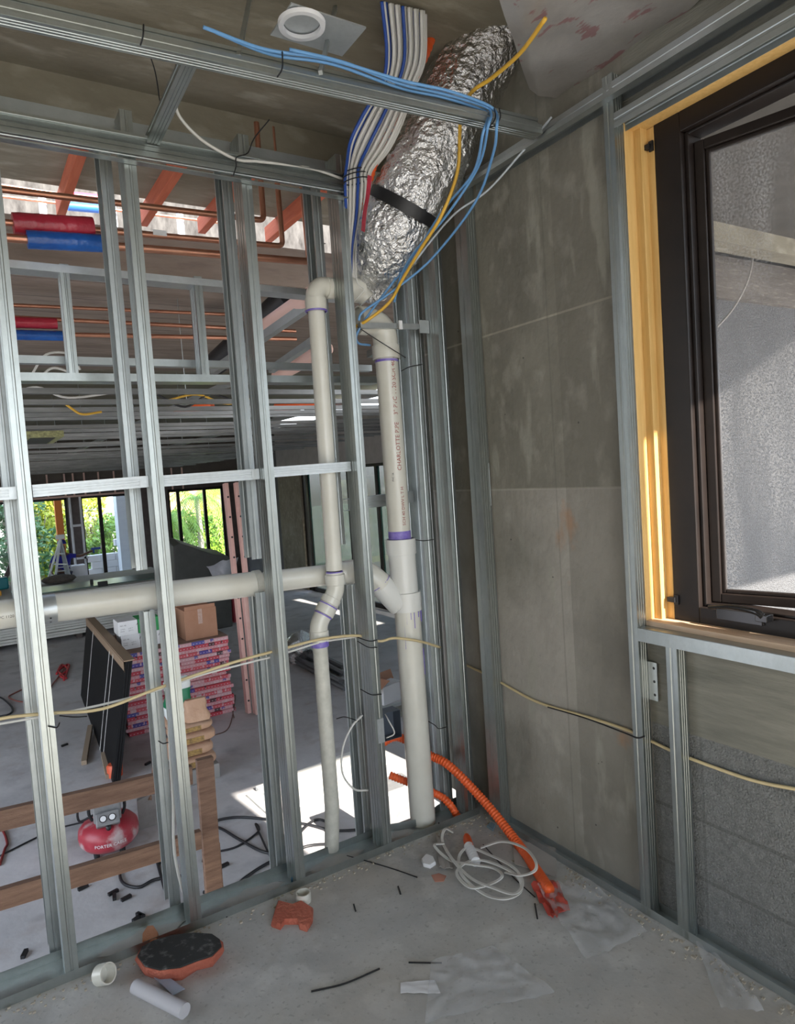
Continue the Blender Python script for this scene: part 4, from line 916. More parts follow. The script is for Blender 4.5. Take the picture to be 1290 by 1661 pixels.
# sheets and scraps
def sheet(px, z0, m_, name, lab, cat, th=.002, wob=.0, n=10, parent=None):
    c = [PZ(x, y, z0) for x, y in px]
    b = MB()
    fn = lambda u, v: (c[0]*(1-u)+c[1]*u)*(1-v)+(c[3]*(1-u)+c[2]*u)*v+V((0, 0, wob*abs(noise.noise(V((u*3+c[0].x*7, v*3, c[0].y*5))))+wob*.3*noise.noise(V((u*9, v*9, 3)))))
    b.grid(fn, n, n); k = len(b.v); b.grid(lambda u, v: fn(u, v)+V((0, 0, th)), n, n)
    e = [(i, i+1) for i in range(n)]; R_ = n+1
    for i in range(n):
        for (p_, q_) in ((i, i+1), (n*R_+i, n*R_+i+1), (i*R_, (i+1)*R_), (i*R_+n, (i+1)*R_+n)): b.f.append((p_, q_, k+q_, k+p_)); b.mi.append(0)
    o = b.build(name, m_, parent, smooth=True)
    if parent is None: tag(o, lab, cat)
    return o
greyc = mat('grey_cardboard', (.34, .32, .30), .8, 0, c2=(.42, .40, .38), scale=6)
sheet([(830, 1362), (902, 1376), (903, 1424), (835, 1402)], .003, greyc, 'cardboard_sheet', 'grey cardboard offcut lying behind the long orange conduit', 'cardboard', .003, .006)
sheet([(708, 1356), (728, 1364), (735, 1410), (713, 1410)], .003, greyc, 'cardboard_scrap', 'narrow folded grey card left of the white cable coil', 'cardboard', .003, .02)
sheet([(862, 1440), (905, 1430), (925, 1480), (890, 1492)], .004, mat('red_plastic_scrap', (.42, .04, .03), .4, 0, c2=(.55, .10, .07), scale=12), 'red_scrap', 'crumpled red plastic at the open end of the long conduit', 'plastic scrap', .003, .04)
sheet([(872, 1440), (955, 1425), (1050, 1515), (950, 1560)], .012, clear, 'plastic_bag', 'clear plastic bag lying flat at the open end of the orange conduit', 'plastic bag', .001, .032, 40)
sheet([(700, 1560), (800, 1535), (900, 1610), (690, 1660)], .004, clear, 'plastic_sheet', 'large clear plastic sheet on the floor at the bottom edge of the photo', 'plastic sheet', .001, .024, 40)
sheet([(1125, 1520), (1180, 1570), (1240, 1640), (1170, 1640)], .004, clear, 'plastic_film', 'strip of dusty film along the floor track at lower right', 'plastic sheet', .001, .03, 16)
sheet([(650, 1595), (705, 1590), (715, 1612), (650, 1612)], .003, white_b, 'paper_scrap', 'white paper scrap at the bottom edge left of the clear sheet', 'paper', .001, .01, 6)
# couplings
for (x, y, t_, lb, sc) in ((493, 1462, .3, 'white plastic coupling standing on the floor by the third front stud', 1.0), (163, 1592, .5, 'white plastic coupling lying by the foot of the leftmost stud', 1.15)):
    a = PZ(x, y); ax = V((0, 0, 1)) if sc == 1 else V((.55, -.75, .35)); r = .028*sc
    b = MB(); b.lathe(a+V((0, 0, .0 if sc == 1 else .022)), [(r*.86, 0), (r, 0), (r, .036*sc), (r*.86, .036*sc), (r*.84, .002), (0, .002)], 28, ax); tag(b.build('pipe_coupling', pvc, smooth=True), lb, 'pipe coupling', 'loose pipe couplings')
# red foam piece
def blob(outline, z, h, m_, name, lab, cat, top=None, rr=.006, parent=None):
    c = [PZ(x, y, z) for x, y in outline]; n_ = len(c); b = MB()
    cen = sum(c, V())/n_
    rings = [(1.0, 0), (1.03, h*.35), (1.0, h*.8), (.93, h)]
    vs = []
    for s_, hh in rings: vs += [cen+(q-cen)*s_+V((0, 0, hh)) for q in c]
    fs = [(i*n_+k, i*n_+(k+1) % n_, (i+1)*n_+(k+1) % n_, (i+1)*n_+k) for i in range(3) for k in range(n_)]+[tuple(range(3*n_, 4*n_)), tuple(range(n_-1, -1, -1))]
    b.add(vs, fs); o = b.build(name, m_, parent, smooth=True)
    if parent is None and lab: tag(o, lab, cat)
    return o
blob([(447, 1482), (452, 1468), (475, 1474), (490, 1468), (508, 1480), (507, 1498), (498, 1512), (486, 1508), (484, 1500), (462, 1500), (455, 1509), (441, 1504)], 0, .022, red_cl, 'foam_scrap', 'arch-shaped dull red foam scrap in front of the white coupling', 'foam scrap')
a = PZ(290, 1560)
kp = thing('kneeling_pad', 'long oval pad with black dusty top and red-orange foam sides by the floor track', 'kneeling pad', a)
ol = [(221, 1560), (228, 1545), (250, 1531), (280, 1522), (315, 1517), (345, 1520), (360, 1532), (361, 1548), (345, 1568), (320, 1574), (295, 1590), (262, 1592), (235, 1582)]
ol2 = [PZ(x, y, .055) for x, y in ((222, 1553), (230, 1538), (250, 1527), (280, 1519), (315, 1515), (345, 1517), (358, 1526), (361, 1536), (345, 1552), (320, 1560), (292, 1571), (258, 1575), (234, 1569))]
lo_ = [PZ(x, y, 0) for x, y in ol]; n_ = len(ol2); md_ = [a_.lerp(c_, .5)+(a_-sum(lo_, V())/n_).normalized()*.006 for a_, c_ in zip(lo_, ol2)]
b = MB(); b.add(lo_+md_+ol2, [(i_*n_+k, i_*n_+(k+1) % n_, (i_+1)*n_+(k+1) % n_, (i_+1)*n_+k) for i_ in range(2) for k in range(n_)]+[tuple(range(2*n_, 3*n_)), tuple(range(n_-1, -1, -1))])
b.build('foam_body', red_cl, kp, smooth=True)
cn = sum(ol2, V())/n_; b = MB(); t_ = [cn+(q-cn)*.98+V((0, 0, .0005)) for q in ol2]
b.add(t_+[q+V((0, 0, .006)) for q in t_], [tuple(range(n_, 2*n_)), tuple(range(n_-1, -1, -1))]+[(k, (k+1) % n_, n_+(k+1) % n_, n_+k) for k in range(n_)])
b.build('black_cover', mat('dusty_black_rubber', (.018, .018, .018), .6, 0, c2=(.022, .022, .022), scale=9, c3=(.16, .16, .15)), kp)
blob([(232, 1540), (232, 1527), (240, 1514), (250, 1513), (258, 1525), (256, 1538)], 0, .03, mat('orange_brown_lump', (.42, .18, .09), .9, 0, c2=(.5, .24, .14), scale=20, bump=.5), 'foam_lump', 'small orange-brown foam lump in the floor track', 'foam lump')
sheet([(245, 1582), (262, 1578), (300, 1605), (280, 1615)], .012, mat('blue_grey_card', (.33, .38, .47), .6), 'card_strip', 'blue-grey card strip leaning at the near end of the kneeling pad', 'card', .003, .004, 4)
b = MB(); a = PZ(220, 1600, .02); c = PZ(300, 1640, .02); b.tube([a, c], .022, 20); tag(b.build('paper_roll', mat('grey_white_paper', (.50, .49, .52), .7), smooth=True), 'pale rolled paper at the bottom left edge below the kneeling pad', 'paper roll')
blob([(684, 1398), (692, 1390), (703, 1394), (707, 1403), (698, 1409), (687, 1406)], 0, .015, white_b, 'plaster_crumb', 'white plaster lump left of the cable coil', 'plaster lump')
blob([(700, 1420), (712, 1417), (724, 1421), (720, 1430), (706, 1431)], 0, .002, mat('red_dust', (.50, .24, .18), .9), 'red_chalk_mark', 'small reddish chalk patch on the floor left of the cable coil', 'chalk mark')
blob([(473, 1432), (476, 1415), (484, 1412), (486, 1428)], .003, .02, mat('blue_cap', (.05, .20, .35), .5), 'blue_plug', 'small blue plastic plug in the floor track at the third stud', 'plastic plug')
blob([(790, 1342), (797, 1336), (804, 1340), (800, 1349)], 0, .01, mat('teal_cap', (.22, .32, .38), .5), 'blue_plug', 'small grey-blue plug on the floor behind the orange conduit', 'plastic plug')
# loose ties on the floor
for pts_, r, lb in ((((563, 1388), (600, 1398), (640, 1410), (677, 1423)), .0022, 'long black tie lying on the floor in front of the fourth stud'), (((646, 1438), (650, 1450)), .0035, 'short black tie offcut in the middle of the floor'),
                 (((574, 1467), (577, 1478)), .003, 'tiny black offcut left of the middle of the floor'), (((663, 1561), (717, 1562)), .0025, 'straight black tie offcut left of the large clear sheet'),
                 (((505, 1608), (560, 1595), (616, 1571)), .0028, 'curved black tie at the bottom edge of the floor'), (((868, 1466), (872, 1490)), .003, 'black tie offcut beside the red plastic scrap'),
                 (((784, 1370), (830, 1420), (868, 1455)), .0022, 'black tie under the tangled white cable')):
    b = MB(); b.tube(spline([PZ(x, y, r+.001) for x, y in pts_], 6), r, 6); tag(b.build('cable_tie', black_pl), lb, 'cable tie', 'loose ties on the floor')
b = MB()
rn = random.Random(9)
for k in range(420):
    t = rn.random(); x = -.2+2.1*t; y = WY0-.01-abs(rn.gauss(0, .03)); 
    if rn.random() < .45: x = WX-.01-abs(rn.gauss(0, .04)); y = .9+1.55*rn.random()
    s_ = rn.uniform(.0015, .005); b.obox((x, y, s_*.5), (s_, 0, 0), (0, s_*rn.uniform(.5, 1.2), 0), (0, 0, s_*.6))
o = b.build('crumbs', mat('pale_rubble', (.42, .37, .30), .95)); tag(o, 'pale crumbs of mortar scattered along the floor tracks', 'rubble', kind='stuff')

# ------------------------------------------------------------------ lower room objects
def L(x, y): return PZ(x, y, LOW)
# wooden guard rail
GY = 3.5
for (l_, r_, lb) in (((0, 1330), (285, 1262), 'upper weathered brown plank of the barrier behind the studs'), ((0, 1458), (300, 1368), 'lower weathered brown plank of the barrier behind the studs')):
    a = PY(*l_, GY-.03); c = PY(*r_, GY-.03); dz = (c.z-a.z)/(c.x-a.x)
    b = MB(); b.bar((a.x-.7, GY-.03, a.z-dz*.7), (c.x+.08, GY-.03, c.z+dz*.08), .038, .092); tag(b.build('barrier_plank', wood_br, bevel=.003), lb, 'timber plank', 'planks of the barrier')
a = PY(326, 1240, GY+.02); b = MB(); b.bar((a.x+.0, GY+.02, LOW), (a.x+.02, GY+.02, a.z+.03), .038, .085, up=(1, 0, 0)); b.bar((a.x+.04, GY+.06, LOW), (a.x+.045, GY+.06, a.z-.45), .038, .05, up=(1, 0, 0)); tag(b.build('barrier_post', wood_br, bevel=.003), 'dark timber post holding the barrier planks, right of the second front stud', 'timber post')

# pancake compressor
Lc = L(184, 1388); Lc = V((Lc.x, Lc.y+.12, LOW))
cp = thing('air_compressor', 'dusty dark red pancake air compressor on the lower floor behind the barrier planks', 'air compressor', Lc)
b = MB(); b.lathe(Lc+V((0, 0, .04)), [(0, 0), (.10, 0), (.18, .02), (.215, .06), (.222, .11), (.215, .16), (.18, .20), (.10, .22), (0, .225)], 40); tk = b.build('tank', tank_red, cp, smooth=True)
toc = math.atan2(-Lc.y, -Lc.x); dr = V((cos(toc), sin(toc), 0)); sr = V((-sin(toc), cos(toc), 0))
def fnc(x, y):
    a = toc+.10-.2-(-(x-.02))/.222*1.0; return Lc+V((.224*cos(a), .224*sin(a), .085+y))
def fnc(x, y):
    a = toc-.50+(x)/.222; return Lc+V((.2245*cos(a), .2245*sin(a), .125+y))
lettering(tk, 'PORTER CABLE', .034, fnc, white_b)
b = MB(); c0 = Lc+V((0, 0, .34)); b.obox(c0-dr*.02, sr*.10, dr*.10, V((0, 0, .085))); b.obox(c0+V((0, 0, .10)), sr*.07, dr*.07, V((0, 0, .02))); b.build('motor_cover', greyp, cp, bevel=.012)
b = MB(); c1 = Lc+dr*.13+V((0, 0, .30)); tl = (dr*.8+V((0, 0, .6))).normalized(); ul = tl.cross(sr); b.obox(c1, sr*.085, tl*.03, ul*.05); pn = b.build('gauge_panel', greyp, cp, bevel=.01)
for s_ in (-1, 1):
    b = MB(); b.lathe(c1+sr*.032*s_+tl*.031, [(.027, -.004), (.027, .004), (.023, .005), (0, .005)], 20, tl); g = b.build('gauge_rim', black_pl, cp, smooth=True)
    b = MB(); b.lathe(c1+sr*.032*s_+tl*.0365, [(.021, 0), (0, .0005)], 20, tl); b.build('gauge_face', white_b, g)
b = MB(); 
for s_ in (-1, 1): b.tube(spline([Lc+sr*.10*s_+V((0, 0, .24)), Lc+sr*.13*s_+V((0, 0, .33)), Lc+sr*.10*s_+V((0, 0, .47)), Lc+V((0, 0, .50))], 6), .012, 8)
b.build('carry_handle', black_pl, cp, smooth='all')
b = MB(); b.tube([Lc+dr*.16+V((0, 0, .22)), Lc+dr*.18+V((0, 0, .27))], .02, 10); b.build('hose_fitting', black_pl, cp, smooth='all')
b = MB(); b.tube(spline([Lc-sr*.10+V((0, 0, .30)), Lc-sr*.2+V((0, 0, .28)), Lc-sr*.19+V((0, 0, .40)), Lc-sr*.08+V((0, 0, .42))], 5), .009, 8); b.build('air_hose', black_pl, cp, smooth='all')
for k in range(4):
    a = toc+.7+k*pi/2; b = MB(); q = Lc+V((.13*cos(a), .13*sin(a), 0)); b.lathe(q, [(0, 0), (.02, 0), (.024, .05), (0, .05)], 14); b.build('rubber_foot', black_pl, cp)
# shovel and red crate
a = L(232, 1345); b = MB(); sh = thing('shovel', 'grey metal scoop shovel standing to the right of the compressor', 'shovel', a)
pl = [PY(x, y, a.y) for x, y in ((240, 1290), (255, 1288), (262, 1330), (240, 1350), (226, 1345), (222, 1300))]
b.add([q for q in pl]+[q+V((.01, .05, 0)) for q in pl], [(0, 1, 2, 3, 4, 5), (11, 10, 9, 8, 7, 6)]+[(k, (k+1) % 6, 6+(k+1) % 6, 6+k) for k in range(6)]); b.build('blade', mat('worn_grey_steel', (.22, .20, .20), .5, .4, c2=(.3, .28, .27), scale=14), sh)
b = MB(); b.tube([PY(243, 1298, a.y), PY(254, 1215, a.y+.15)], .016, 10); b.build('handle', wood_br, sh, smooth=True)
a = L(258, 1322); b = MB(); b.obox(a+V((.03, .12, .06)), V((.11, .05, 0)), V((-.03, .08, 0)), V((0, 0, .06))); tag(b.build('tool_crate', mat('red_plastic', (.34, .02, .03), .5), bevel=.01), 'low red plastic crate right of the shovel', 'crate')
a = L(187, 1258); b = MB(); b.lathe(a, [(0, 0), (.07, 0), (.075, .10), (.06, .12), (0, .12)], 18); tag(b.build('orange_bucket', mat('orange_plastic', (.72, .12, .05), .5), smooth=True), 'small orange tub behind the compressor and black panels', 'tub')

# stack of tile boxes
TB0 = L(207, 1196); TBy = TB0.y; tx0 = TB0.x; tx1 = PY(381, 1165, TBy).x; tz1 = PY(290, 1046, TBy).z
def boxmat(i):
    base = [(.62, .07, .10), (.72, .42, .46), (.70, .12, .15), (.72, .34, .38)][i % 4]
    mt = mat('printed_tile_carton_%d' % i, base, .6)
    p_ = pos_xyz(mt, obj=True)
    accents = [((.72, .40, .44), 2.2, .35), ((.05, .03, .04), 1.6, .12), ((.05, .08, .40), 1.3, .2), ((.76, .52, .56), 4, .25)]
    col_, fq, wd = accents[(i+(i//4)) % 4]
    ph = mnode(mt, 'ADD', mnode(mt, 'MULTIPLY', p_[0], fq), i*.37)
    overlay(mt, mnode(mt, 'LESS_THAN', mnode(mt, 'FRACT', ph), wd), col_, .9)
    col2, fq2, wd2 = accents[(i+1) % 4]
    m2 = mnode(mt, 'LESS_THAN', mnode(mt, 'FRACT', mnode(mt, 'ADD', mnode(mt, 'MULTIPLY', p_[0], fq2*1.9), .2+i*.61)), wd2*.5)
    zz1 = mnode(mt, 'GREATER_THAN', p_[2], .012)
    overlay(mt, mnode(mt, 'MULTIPLY', m2, zz1), col2, .8)
    m3 = mnode(mt, 'LESS_THAN', mnode(mt, 'FRACT', mnode(mt, 'MULTIPLY', p_[0], 26)), .4)
    b3 = mnode(mt, 'MULTIPLY', mnode(mt, 'LESS_THAN', p_[2], .022), mnode(mt, 'GREATER_THAN', p_[2], .014))
    overlay(mt, mnode(mt, 'MULTIPLY', m3, b3), (.80, .74, .76), .7)
    return mt
NB = 22; bhh = (tz1-LOW)/NB
bms = [boxmat(i) for i in range(NB)]
for i in range(NB):
    z0 = LOW+i*bhh; j = rnd.uniform(-.02, .02); j2 = rnd.uniform(-.015, .015)
    b = MB(); b.box((tx0+j, TBy+j2, z0+.0008), (tx1+j, TBy+1.15+j2, z0+bhh-.0008))
    cc_ = ['red', 'pink', 'red-printed', 'pale pink'][i % 4]
    pos = 'lowest' if i == 0 else ('topmost' if i == NB-1 else '%s from bottom' % ordinal(i+1))
    tag(b.build('tile_carton', bms[i if i < 4 or True else 0], bevel=.003), 'flat %s tile carton, %s in the stack by the black panels' % (cc_, pos), 'carton', 'cartons of the tile stack')
b = MB(); b.box((tx0+.0, TBy, tz1), (tx1, TBy+1.2, tz1+.006)); tag(b.build('cover_board', mat('brown_hardboard', (.20, .12, .09), .8, 0, c2=(.28, .18, .14), scale=5)), 'brown board lying on top of the tile carton stack', 'board')
# white boxes, green box, brown box on top
zt2 = tz1+.006
def bx(px0, px1, Y, dpt, m_, name, lab, cat, z0=zt2, hgt=None, grp=None):
    a = PY(*px0, Y); c = PY(*px1, Y); b = MB(); h_ = hgt if hgt else a.z-z0
    b.box((a.x, Y, z0), (c.x, Y+dpt, z0+h_)); o = b.build(name, m_, bevel=.003); tag(o, lab, cat, grp); return o
Yb = TBy+.22
wbh = .165
for (xa, xb, lv, lb) in ((193, 224, 0, 'lower left white carton with small print on the tile stack'), (225, 262, 0, 'lower right white carton with small print on the tile stack'), (190, 222, 1, 'upper left white carton with small print on the tile stack')):
    o = bx((xa, 1000), (xb, 1000), Yb, .3, white_b, 'white_carton', lb, 'carton', z0=zt2+lv*(wbh+.001), hgt=wbh, grp='white cartons on the tile stack')
    a = PY(xa, 1000, Yb).x
    zz0 = zt2+lv*(wbh+.001)
    for t_, dx, dz, sz in (('NO. 40', .02, .11, .022), ('12 PCS', .02, .07, .018), ('5/8 IN', .02, .045, .018), ('LOT 7', .11, .07, .018), ('QTY 2', .11, .045, .018), ('A', .20, .10, .045)):
        lettering(o, t_, sz, lambda x, y, dx=dx, dz=dz: V((a+dx+x, Yb-.0012, zz0+dz+y)), greyprint)
o = bx((223, 1000), (258, 1000), Yb, .3, mat('green_carton', (.02, .30, .08), .5), 'green_carton', 'green carton with grey label stacked at the upper right of the white cartons', 'carton', z0=zt2+wbh+.001, hgt=wbh)
a = PY(229, 1000, Yb).x; b = MB(); b.box((a, Yb-.003, zt2+wbh+.04), (a+.13, Yb-.001, zt2+wbh+.12)); b.build('grey_label', greyp, o)
Yc = TBy+.10
a = PY(302, 1038, Yc); c = PY(354, 1030, Yc); b = MB()
bo = thing('cardboard_box', 'open-topped brown cardboard box standing on the tile carton stack', 'cardboard box', (a.x+.2, Yc+.2, zt2))
w_ = c.x-a.x; hh = PY(310, 990, Yc).z-zt2
b.box((a.x, Yc, zt2), (c.x, Yc+.42, zt2+hh)); b.build('box_body', cardb, bo, bevel=.003)
b = MB(); b.bar((a.x+.01, Yc+.40, zt2+hh+.06), (c.x-.01, Yc+.40, zt2+hh+.06), .006, .13); b.build('flap', cardb, bo); b = MB(); b.bar((a.x+.01, Yc+.01, zt2+hh+.02), (c.x-.01, Yc+.01, zt2+hh+.02), .005, .05); b.build('flap', cardb, bo)
b = MB(); b.box((a.x+w_*.42, Yc-.002, zt2+hh*.5), (a.x+w_*.55, Yc, zt2+hh)); b.build('packing_tape', mat('tape_scribble', (.62, .48, .42), .3, 0, c2=(.45, .26, .2), scale=30), bo)
# vertical cartons behind, right
a = L(350, 1010); 
for k, (m_, lb) in enumerate(((bms[0], 'red tile carton standing on edge, left of three behind the brown box'), (bms[2], 'red and black tile carton standing on edge, middle of three behind the brown box'), (bms[4], 'striped tile carton standing on edge, right of three behind the brown box'))):
    q = L(368+k*6, 1010); b = MB(); b.box((q.x, q.y, LOW), (q.x+.05, q.y+1.0, LOW+.55)); tag(b.build('tile_carton', m_), lb, 'carton', 'cartons standing on edge')
q = L(350, 1003); b = MB(); b.box((q.x-.25, q.y-.1, LOW), (q.x+.18, q.y+.9, LOW+.62)); tag(b.build('carton_block', mat('dark_brown_carton', (.09, .055, .045), .8)), 'dark brown carton standing left of the edge-on tile cartons', 'carton')
# black panels leaning
n0 = L(183, 1272); f0 = L(131, 1128)
n1 = PY(203, 1074, n0.y+.05); f1 = PY(141, 1003, f0.y+.05)
grp = 'leaning black panels'
off = V((.024, 0.0, 0))
for k, lb in enumerate(('front black panel tied with white string, leaning on the tile stack', 'middle black panel of the leaning three', 'rear black panel of the leaning three, against the tile cartons')):
    o_ = off*k; t = V((.021, -.004, 0)); b = MB()
    q = [n0+o_, n1+o_, f1+o_, f0+o_]; q[0].z = q[3].z = LOW+.001
    b.add(q+[w_+t for w_ in q], [(0, 1, 2, 3), (7, 6, 5, 4), (0, 4, 5, 1), (1, 5, 6, 2), (2, 6, 7, 3), (3, 7, 4, 0)])
    o = b.build('black_panel', mat('satin_black_panel', (.006, .006, .007), .6, spec=.2)); tag(o, lb, 'panel', grp)
    if k == 0:
        for (u, w2) in ((.22, .010), (.30, .010), (.75, .010)):
            b = MB(); p0 = n0.lerp(f0, u)+V((-.006, 0, 0)); p1 = n1.lerp(f1, u)+V((-.006, 0, 0)); p0.z = LOW+.002
            b.bar(p0, p1, .006, .006); b.build('string', c_white, o)
b = MB(); q0 = n1+V((-.012, -.01, .004)); q1 = f1+V((-.012, 0, .004)); t = V((.10, 0, 0))
b.add([q0, q1, q1+t, q0+t]+[w_+V((0, 0, .012)) for w_ in (q0, q1, q1+t, q0+t)], [(3, 2, 1, 0), (4, 5, 6, 7), (0, 1, 5, 4), (1, 2, 6, 5), (2, 3, 7, 6), (3, 0, 4, 7)])
dnn = V((0, 0, -.10)); b.add([q0, q1, q1+dnn, q0+dnn]+[w_-V((.005, 0, 0)) for w_ in (q0, q1, q1+dnn, q0+dnn)], [(0, 1, 2, 3), (7, 6, 5, 4), (0, 4, 5, 1), (3, 2, 6, 7)])
tag(b.build('edge_protector', mat('brown_card_edge', (.30, .21, .14), .8)), 'brown cardboard edge strip folded over the tops of the black panels', 'edge protector')
for (pa, pb, lb) in (((150, 1185), (140, 1240), 'timber wedge under the far end of the black panels'), ((172, 1230), (180, 1262), 'timber wedge under the near end of the black panels')):
    a = L(*pa); c = L(*pb); b = MB(); b.bar(a+V((-.02, 0, .05)), c+V((-.02, 0, .02)), .05, .05); tag(b.build('timber_wedge', mat('pale_timber', (.33, .25, .18), .8)), lb, 'timber wedge', 'wedges under the panels')
# bags
bgx = L(322, 1268)
wb = MB(); wb.box((bgx.x-.22, bgx.y-.05, LOW), (bgx.x+.2, bgx.y+.35, LOW+.14)); tag(wb.build('concrete_block', mat('shaded_block', (.30, .29, .28), .9), bevel=.01), 'pale block under the stacked brown bags', 'block')
def bag(z, h, jx, m_, lb, print_=True, w=.40, dp=.5):
    b = MB(); nu, nv = 20, 14; cx_, cy_ = bgx.x-.0+jx, bgx.y+.18
    def f(u, v):
        a = 2*pi*u; e = (v-.5)*pi; ce = max(0, cos(e))**.45
        x = (w/2)*ce*(abs(cos(a))**.45)*(1 if cos(a) > 0 else -1); y = (dp/2)*ce*(abs(sin(a))**.45)*(1 if sin(a) > 0 else -1)
        z_ = (h/2)*(abs(sin(e))**.8)*(1 if sin(e) > 0 else -1)
        q = V((cx_+x, cy_+y, z+h/2+z_)); return q+V((1, 1, 1))*.008*noise.noise(q*9)
    b.grid(f, nu, nv); o = b.build('cement_bag', m_, smooth=True); tag(o, lb, 'cement bag', 'brown bags stacked by the tile cartons')
    if print_:
        b = MB(); yy = cy_-dp/2-.004; b.box((cx_-.16, yy, z+h*.28), (cx_+.06, yy+.006, z+h*.68)); b.build('printed_label', mat('dark_label', (.10, .06, .03), .6, 0, c2=(.45, .28, .08), scale=45), o)
bag(LOW+.14, .12, .0, cardk, 'lowest brown paper cement bag on the pale block')
bag(LOW+.255, .12, -.02, cardk, 'second brown paper cement bag from the bottom')
bag(LOW+.37, .12, .01, cardk, 'third brown paper cement bag from the bottom')
bag(LOW+.485, .10, -.01, cardk, 'topmost flat brown paper bag of the stack')
def standbag(cx_, cy_, z, w, dp, h, m_, name, lb, cat):
    b = MB()
    def f(u, v):
        a = 2*pi*u; s_ = (1-.25*v*v)*(.9+.1*sin(v*9)); q = V((cx_+w/2*s_*(abs(cos(a))**.5)*(1 if cos(a) > 0 else -1), cy_+dp/2*(1-.7*v)*(abs(sin(a))**.5)*(1 if sin(a) > 0 else -1), z+h*v)); return q+V((1, 1, .5))*.015*noise.noise(q*7)
    b.grid(f, 22, 10); b.box((cx_-w*.3, cy_-dp*.25, z), (cx_+w*.3, cy_+dp*.25, z+.01)); return tag(b.build(name, m_, smooth=True), lb, cat)
gb = mat('green_white_bag', (.72, .74, .72), .4); pz = pos_xyz(gb, obj=True)
overlay(gb, mnode(gb, 'MULTIPLY', mnode(gb, 'GREATER_THAN', pz[2], .10), mnode(gb, 'LESS_THAN', pz[2], .26)), (.02, .20, .09), 1)
standbag(bgx.x-.05, bgx.y+.30, LOW+.585, .30, .25, .36, gb, 'plaster_bag', 'upright white plastic bag with a green band on top of the brown bags', 'bag')
standbag(bgx.x+.04, bgx.y+.03, LOW+.585, .26, .18, .20, cardk, 'open_paper_bag', 'open crumpled paper bag in front of the green-banded bag', 'bag')
# ladder (pink)
lf = L(421, 1156); ltop = PY(383, 783, lf.y+.35)
ld = thing('ladder', 'tall pink ladder seen almost edge-on, leaning right of the tile stack', 'ladder', lf)
d1 = V((-.10, .02, 0))
for k, o_ in enumerate((V((0, 0, 0)), V((-.115, .06, 0)), V((-.05, -.02, 0)))):
    top = ltop.lerp(lf, .0 if k < 2 else .42); b = MB(); b.bar(lf+o_+V((0, 0, .01)), top+o_, .045, .10, up=(0, 1, 0)); rl = b.build('rail', pink, ld, bevel=.004)
    if k < 2:
        for j in range(11):
            t = .06+.88*j/10; q = (lf+o_).lerp(top+o_, t); b = MB(); b.lathe(q+V((-.0, -.052, 0)), [(0, .003), (.011, .003), (.013, 0)], 10, (0, -1, 0)); b.build('rung_end', black_pl, rl)
b = MB(); b.box((lf.x-.06, lf.y-.05, LOW), (lf.x+.04, lf.y+.07, LOW+.04)); b.build('rubber_foot', pink, ld)

# gypsum stack far left
gy0 = L(0, 1058).y; gz1 = PY(0, 976, gy0).z; gx1 = PY(250, 930, gy0+2.2).x
NG = 16; gh = (gz1-LOW-.1)/NG
for i in range(NG):
    z0 = LOW+.1+i*gh; b = MB(); j = rnd.uniform(-.03, .03); b.box((-2.0+j, gy0+j, z0+.002), (gx1+j, gy0+2.6, z0+gh-.004))
    pos = 'lowest sheet' if i == 0 else ('topmost sheet' if i == NG-1 else '%s from the bottom' % ordinal(i+1))
    tag(b.build('gypsum_board', gyps, bevel=.004), 'grey-white gypsum board, %s of the far stack behind the pipe' % pos, 'gypsum board', 'gypsum boards of the far stack')
b = MB()
for xx in (-1.5, .2, 1.6): b.box((xx, gy0+.1, LOW), (xx+.1, gy0+2.5, LOW+.1))
tag(b.build('pallet_bearers', wood_dark), 'dark timber bearers under the far gypsum stack', 'timber bearers')
b = MB(); b.box((PY(20, 950, gy0+.3).x, gy0+.3, gz1), (gx1-.2, gy0+1.2, gz1+.02)); tag(b.build('glass_sheet', mat('green_edge_glass', (.10, .16, .14), .3, 0, c2=(.16, .22, .19), scale=3)), 'dark greenish glass sheets lying on the gypsum stack', 'glass sheets')
def topit(x, y, fn, **k):
    a = PZ(x, y, gz1+.02); return fn(a)
a = PZ(15, 955, gz1+.0); b = MB(); b.box((a.x-.35, a.y, gz1+.0), (a.x+.0, a.y+.25, gz1+.24)); tag(b.build('tool_case', mat('teal_plastic', (.0, .16, .19), .5), bevel=.03), 'teal tool case at the left edge on the gypsum stack', 'tool case')
a = PZ(8, 966, gz1+.0); b = MB(); b.box((a.x-.35, a.y, gz1), (a.x-.05, a.y+.2, gz1+.10)); tag(b.build('tool', mat('orange_tool', (.70, .32, .04), .5), bevel=.02), 'small orange tool below the teal case', 'tool')
a = PZ(33, 950, gz1); b = MB(); b.lathe(V((a.x, a.y, gz1)), [(0, 0), (.045, 0), (.045, .16), (.02, .19), (0, .19)], 14); tag(b.build('spray_can', c_blue, smooth=True), 'blue bottle standing on the gypsum stack', 'bottle')
a = PZ(97, 944, gz1+.02); b = MB(); b.lathe(V((a.x, a.y+.1, gz1+.02)), [(0, 0), (.28, 0), (.34, .05), (.30, .10), (.12, .14), (0, .15)], 24); tag(b.build('dark_bundle', mat('dark_cloth', (.07, .06, .055), .9, 0, c2=(.14, .12, .1), scale=12, bump=.8), smooth=True), 'dark round cloth bundle on the gypsum stack below the stepladder', 'bundle')
for (x, y, lb) in ((149, 948, 'left black clamp on the glass sheets'), (167, 951, 'right black clamp on the glass sheets')):
    a = PZ(x, y, gz1+.02); b = MB(); b.obox(a+V((0, 0, .05)), (.09 if x > 160 else .03, 0, 0), (0, .03, 0), (0, 0, .05)); tag(b.build('clamp', black_pl, bevel=.01), lb, 'clamp', 'clamps on the glass')
